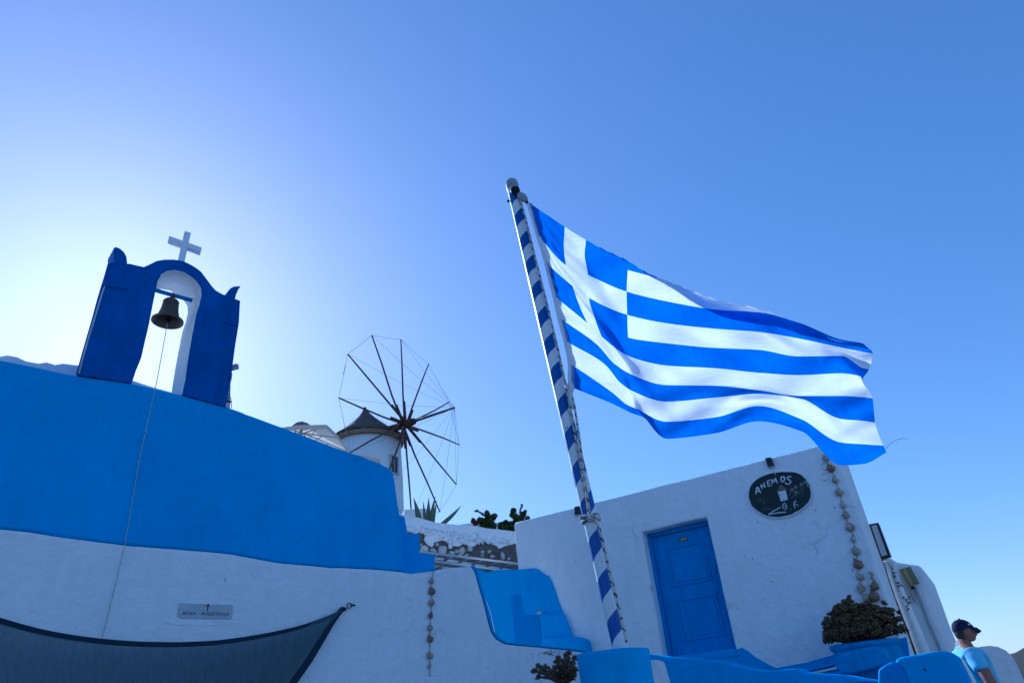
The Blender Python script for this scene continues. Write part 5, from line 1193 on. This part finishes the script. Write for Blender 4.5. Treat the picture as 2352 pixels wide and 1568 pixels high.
# ------------------------------------------------------------------ the man
def k9(x, y): return 2163.8 + .1122 * x, 1392.4 + .1122 * y
DM = 6.3; MS = .83
face_az = math.radians(104)
fw = Vector((math.sin(face_az), math.cos(face_az), 0)); rt_ = Vector((fw.y, -fw.x, 0)); upv = Vector((0, 0, 1))
headc = at_depth(*k9(462, 528), DM)
mm0 = Matrix((fw, -rt_, upv)).transposed().to_4x4()
foot_z = headc.z - 1.60 * MS
man = thing('person', 'man in a navy cap and light blue t-shirt seen from behind at the right', 'person', (headc.x, headc.y, foot_z))
def mw_(x, y, z): return headc + (fw * x - rt_ * y + upv * (z + .05 * min(1, max(0, (-z - .08) / .1)))) * MS      # x forward, y left, z up from head centre
def skin_mesh(name, verts, edges, mats, levels=2, root=0):
    me = bpy.data.meshes.new(name); o_ = bpy.data.objects.new(name, me)
    me.from_pydata([Vector(v[0]) for v in verts], edges, []); C.objects.link(o_)
    s_ = o_.modifiers.new('skin', 'SKIN'); s_.use_smooth_shade = True
    for i, v in enumerate(verts):
        r_ = v[1] if hasattr(v[1], '__len__') else (v[1], v[1])
        me.skin_vertices[0].data[i].radius = r_
    me.skin_vertices[0].data[root].use_root = True
    b_ = o_.modifiers.new('sub', 'SUBSURF'); b_.levels = levels; b_.render_levels = levels
    dg = bpy.context.evaluated_depsgraph_get(); m2 = bpy.data.meshes.new_from_object(o_.evaluated_get(dg))
    bm_ = N(); bm_.from_mesh(m2); bpy.data.objects.remove(o_); bpy.data.meshes.remove(m2)
    return bm_
def limb(pts): return pts
V = [(mw_(-.03, 0, -.72), .125), (mw_(-.04, 0, -.50), .125), (mw_(-.055, 0, -.34), .12), (mw_(-.055, 0, -.24), .085), (mw_(-.05, 0, -.14), .064), (mw_(-.02, 0, -.06), .060),
     (mw_(-.05, -.175, -.27), .062), (mw_(-.01, -.265, -.52), .052), (mw_(.03, -.27, -.74), .040), (mw_(-.01, -.25, -.80), .03),
     (mw_(-.09, .19, -.27), .062), (mw_(-.11, .24, -.50), .046), (mw_(-.03, .25, -.74), .036), (mw_(-.01, .25, -.80), .03),
     (mw_(-.07, -.09, -.80), .09), (mw_(-.03, -.10, -1.14), .062), (mw_(-.09, -.11, -1.52), .042), (mw_(-.09, .09, -.80), .09), (mw_(-.05, .10, -1.14), .062), (mw_(-.10, .11, -1.52), .042)]
E2 = [(0, 1), (1, 2), (2, 3), (3, 4), (4, 5), (3, 6), (6, 7), (7, 8), (8, 9), (3, 10), (10, 11), (11, 12), (12, 13), (0, 14), (14, 15), (15, 16), (0, 17), (17, 18), (18, 19)]
bm = skin_mesh('body', V, E2, None)
# hands: palm, four fingers and thumb each
for sgn in (-1, 1):
    wv = [(mw_(-.01, sgn * .25, -.80), .026), (mw_(.005, sgn * .25, -.87), (.032, .016))]; we_ = [(0, 1)]
    for q in range(4):
        i = len(wv); yy = .024 - .016 * q; ln = (.075, .085, .08, .06)[q]
        wv += [(mw_(.005 + yy, sgn * .25, -.89), .010), (mw_(.008 + yy, sgn * .245, -.89 - ln * .5), .0088), (mw_(.002 + yy, sgn * .232, -.89 - ln), .0075)]; we_ += [(1, i), (i, i + 1), (i + 1, i + 2)]
    i = len(wv); wv += [(mw_(.040, sgn * .245, -.85), .011), (mw_(.058, sgn * .24, -.90), .009)]; we_ += [(0, i), (i, i + 1)]
    b3 = skin_mesh('hand', wv, we_, None, 1); tmp = bpy.data.meshes.new('t'); b3.to_mesh(tmp); b3.free(); bm.from_mesh(tmp); bpy.data.meshes.remove(tmp)
# head with nose, chin, ears
hv = bmesh.ops.create_icosphere(bm, subdivisions=4, radius=1.0)['verts']
for v in hv:
    x, y, z = v.co
    w_ = .074 * (1 - .18 * max(0, -z)); X, Y, Z = x * .098, y * w_, z * .118
    if z < 0: X += .012 * -z * (1 if x > 0 else .1); X *= (1 - .12 * max(0, -z - .3))
    if x < 0 and z < -.3: X *= .72
    if x > .3: X += .028 * math.exp(-((y / .16) ** 2)) * math.exp(-((z + .20) / .17) ** 2)            # nose
    if x > .3: X += .010 * math.exp(-((y / .3) ** 2)) * math.exp(-((z + .60) / .07) ** 2) + .014 * math.exp(-((y / .3) ** 2)) * math.exp(-((z + .86) / .12) ** 2)
    if x > .3: X -= .008 * math.exp(-(((abs(y) - .38) / .16) ** 2)) * math.exp(-((z - .03) / .1) ** 2)
    v.co = mw_(X, Y, Z)
for f in bm.faces: f.smooth = True
for sgn in (-1, 1): add_ball(bm, (.020, .010, .032), Matrix.Translation(mw_(-.008, sgn * .074, -.012)) @ mm0.to_3x3().to_4x4() @ Euler((0, -.2, .25 * sgn)).to_matrix().to_4x4(), 2)
obj('body', bm, M['skin'], man)
for sgn in (-1, 1):
    bm = N(); add_ball(bm, .012, Matrix.Translation(mw_(.078, sgn * .03, .004)), 2); obj('eye', bm, M['whitepaint'], man)
# hair below the cap
bm = N(); hv = bmesh.ops.create_icosphere(bm, subdivisions=4, radius=1.0)['verts']
for v in hv:
    x, y, z = v.co; v.co = mw_(x * .102 - .006, y * .0775, z * .116 + .006)
for f in list(bm.faces):
    c_ = f.calc_center_median() - headc; fx = c_.dot(fw); fz = c_.z
    if fx > -.012 or fz < -.055 - max(0, fx + .05) * .4 or (fx > -.03 and fz < -.01): bmesh.ops.delete(bm, geom=[f], context='FACES_ONLY')
loose = [v for v in bm.verts if not v.link_faces]; bmesh.ops.delete(bm, geom=loose, context='VERTS')
for f in bm.faces: f.smooth = True
obj('hair', bm, M['hair'], man)
# cap
bm = N(); hv = bmesh.ops.create_icosphere(bm, subdivisions=4, radius=1.0)['verts']
for v in hv:
    x, y, z = v.co; v.co = mw_(x * .112 - .002, y * .090, .030 + z * .108 + (.010 * (-x) if z > 0 else 0))
for f in list(bm.faces):
    c_ = f.calc_center_median() - headc
    if c_.z < .028 + c_.dot(fw) * .12: bmesh.ops.delete(bm, geom=[f], context='FACES_ONLY')
bmesh.ops.delete(bm, geom=[v for v in bm.verts if not v.link_faces], context='VERTS')
for f in bm.faces: f.smooth = True
cap_ = obj('cap', bm, M['navy'], man)
bm = N(); prev = None
for i in range(9):
    a_ = -1.1 + 2.2 * i / 8; r_in = (math.cos(a_) * .106, math.sin(a_) * .086); r_out = (.075 + math.cos(a_ * 1.15) * .092, math.sin(a_) * .080)
    q = [bm.verts.new(mw_(*r_in, .046)), bm.verts.new(mw_((r_in[0] + r_out[0]) / 2, (r_in[1] + r_out[1]) / 2, .036 - .02 * math.sin(a_) ** 2)), bm.verts.new(mw_(*r_out, .004 - .035 * math.sin(a_) ** 2))]
    lo = [bm.verts.new(v.co - upv * .006) for v in q]
    if prev:
        for k in range(2):
            bm.faces.new((prev[0][k], q[k], q[k + 1], prev[0][k + 1])); bm.faces.new((prev[1][k], prev[1][k + 1], lo[k + 1], lo[k]))
        bm.faces.new((prev[0][2], q[2], lo[2], prev[1][2]))
    prev = (q, lo)
bmesh.ops.recalc_face_normals(bm, faces=bm.faces[:])
for f in bm.faces: f.smooth = True
sub('brim', bm, M['navy'], cap_)
bm = N(); add_box(bm, (.03, .004, .012), Matrix.Translation(mw_(.055, -.080, .072)) @ mm0.to_3x3().to_4x4() @ Euler((0, 0, .45)).to_matrix().to_4x4()); sub('emblem', bm, M['whitepaint'], cap_)
bm = N(); add_ball(bm, .009, Matrix.Translation(mw_(-.004, 0, .139)), 2); sub('button', bm, M['navy'], cap_)
# t-shirt with wrinkles and sleeves
V = [(mw_(-.03, 0, -.80), (.135, .175)), (mw_(-.04, 0, -.62), (.135, .175)), (mw_(-.05, 0, -.44), (.14, .18)), (mw_(-.055, 0, -.30), (.12, .165)), (mw_(-.055, 0, -.215), (.085, .11)), (mw_(-.05, 0, -.155), (.068, .072)),
     (mw_(-.05, -.175, -.285), .082), (mw_(-.04, -.225, -.39), .076), (mw_(-.03, -.245, -.45), .074), (mw_(-.05, .175, -.285), .082), (mw_(-.06, .225, -.39), .076), (mw_(-.06, .245, -.45), .074)]
bm = skin_mesh('shirt', V, [(0, 1), (1, 2), (2, 3), (3, 4), (4, 5), (3, 6), (6, 7), (7, 8), (3, 9), (9, 10), (10, 11)], None, 3)
for v in bm.verts:
    n_ = v.co - headc; l_ = Vector((n_.dot(fw), -n_.dot(rt_), n_.z))
    if l_.x < .0 and l_.z > -.75:
        k = .010 * math.sin(60 * l_.z + 26 * abs(l_.y)) * noise.noise(l_ * 6) * 2.2; v.co += (v.co - mw_(-.04, 0, l_.z)).normalized() * k
for f in bm.faces: f.smooth = True
sh = obj('shirt', bm, M['shirt'], man)
bm = N(); add_tube(bm, [mw_(-.050 + .070 * math.cos(k * PI / 12), .072 * math.sin(k * PI / 12), -.150 - .022 * math.cos(k * PI / 12)) for k in range(25)], .011, 8, cap=False); sub('collar', bm, M['shirt'], sh)
bm = skin_mesh('trousers', [(mw_(-.06, 0, -.78), (.13, .17)), (mw_(-.07, -.09, -.90), .105), (mw_(-.03, -.10, -1.16), .08), (mw_(-.08, -.11, -1.54), .066), (mw_(-.08, .09, -.90), .105), (mw_(-.05, .10, -1.16), .08), (mw_(-.10, .11, -1.54), .066)], [(0, 1), (1, 2), (2, 3), (0, 4), (4, 5), (5, 6)], None)
obj('trousers', bm, M['trousers'], man)
for sgn in (-1, 1):
    bm = N(); add_ball(bm, (.14, .05, .05), Matrix.Translation(mw_(-.02, sgn * .11, -1.555)) @ mm0.to_3x3().to_4x4(), 2); obj('shoe', bm, M['shoe'], man)
bpy.context.view_layer.update()
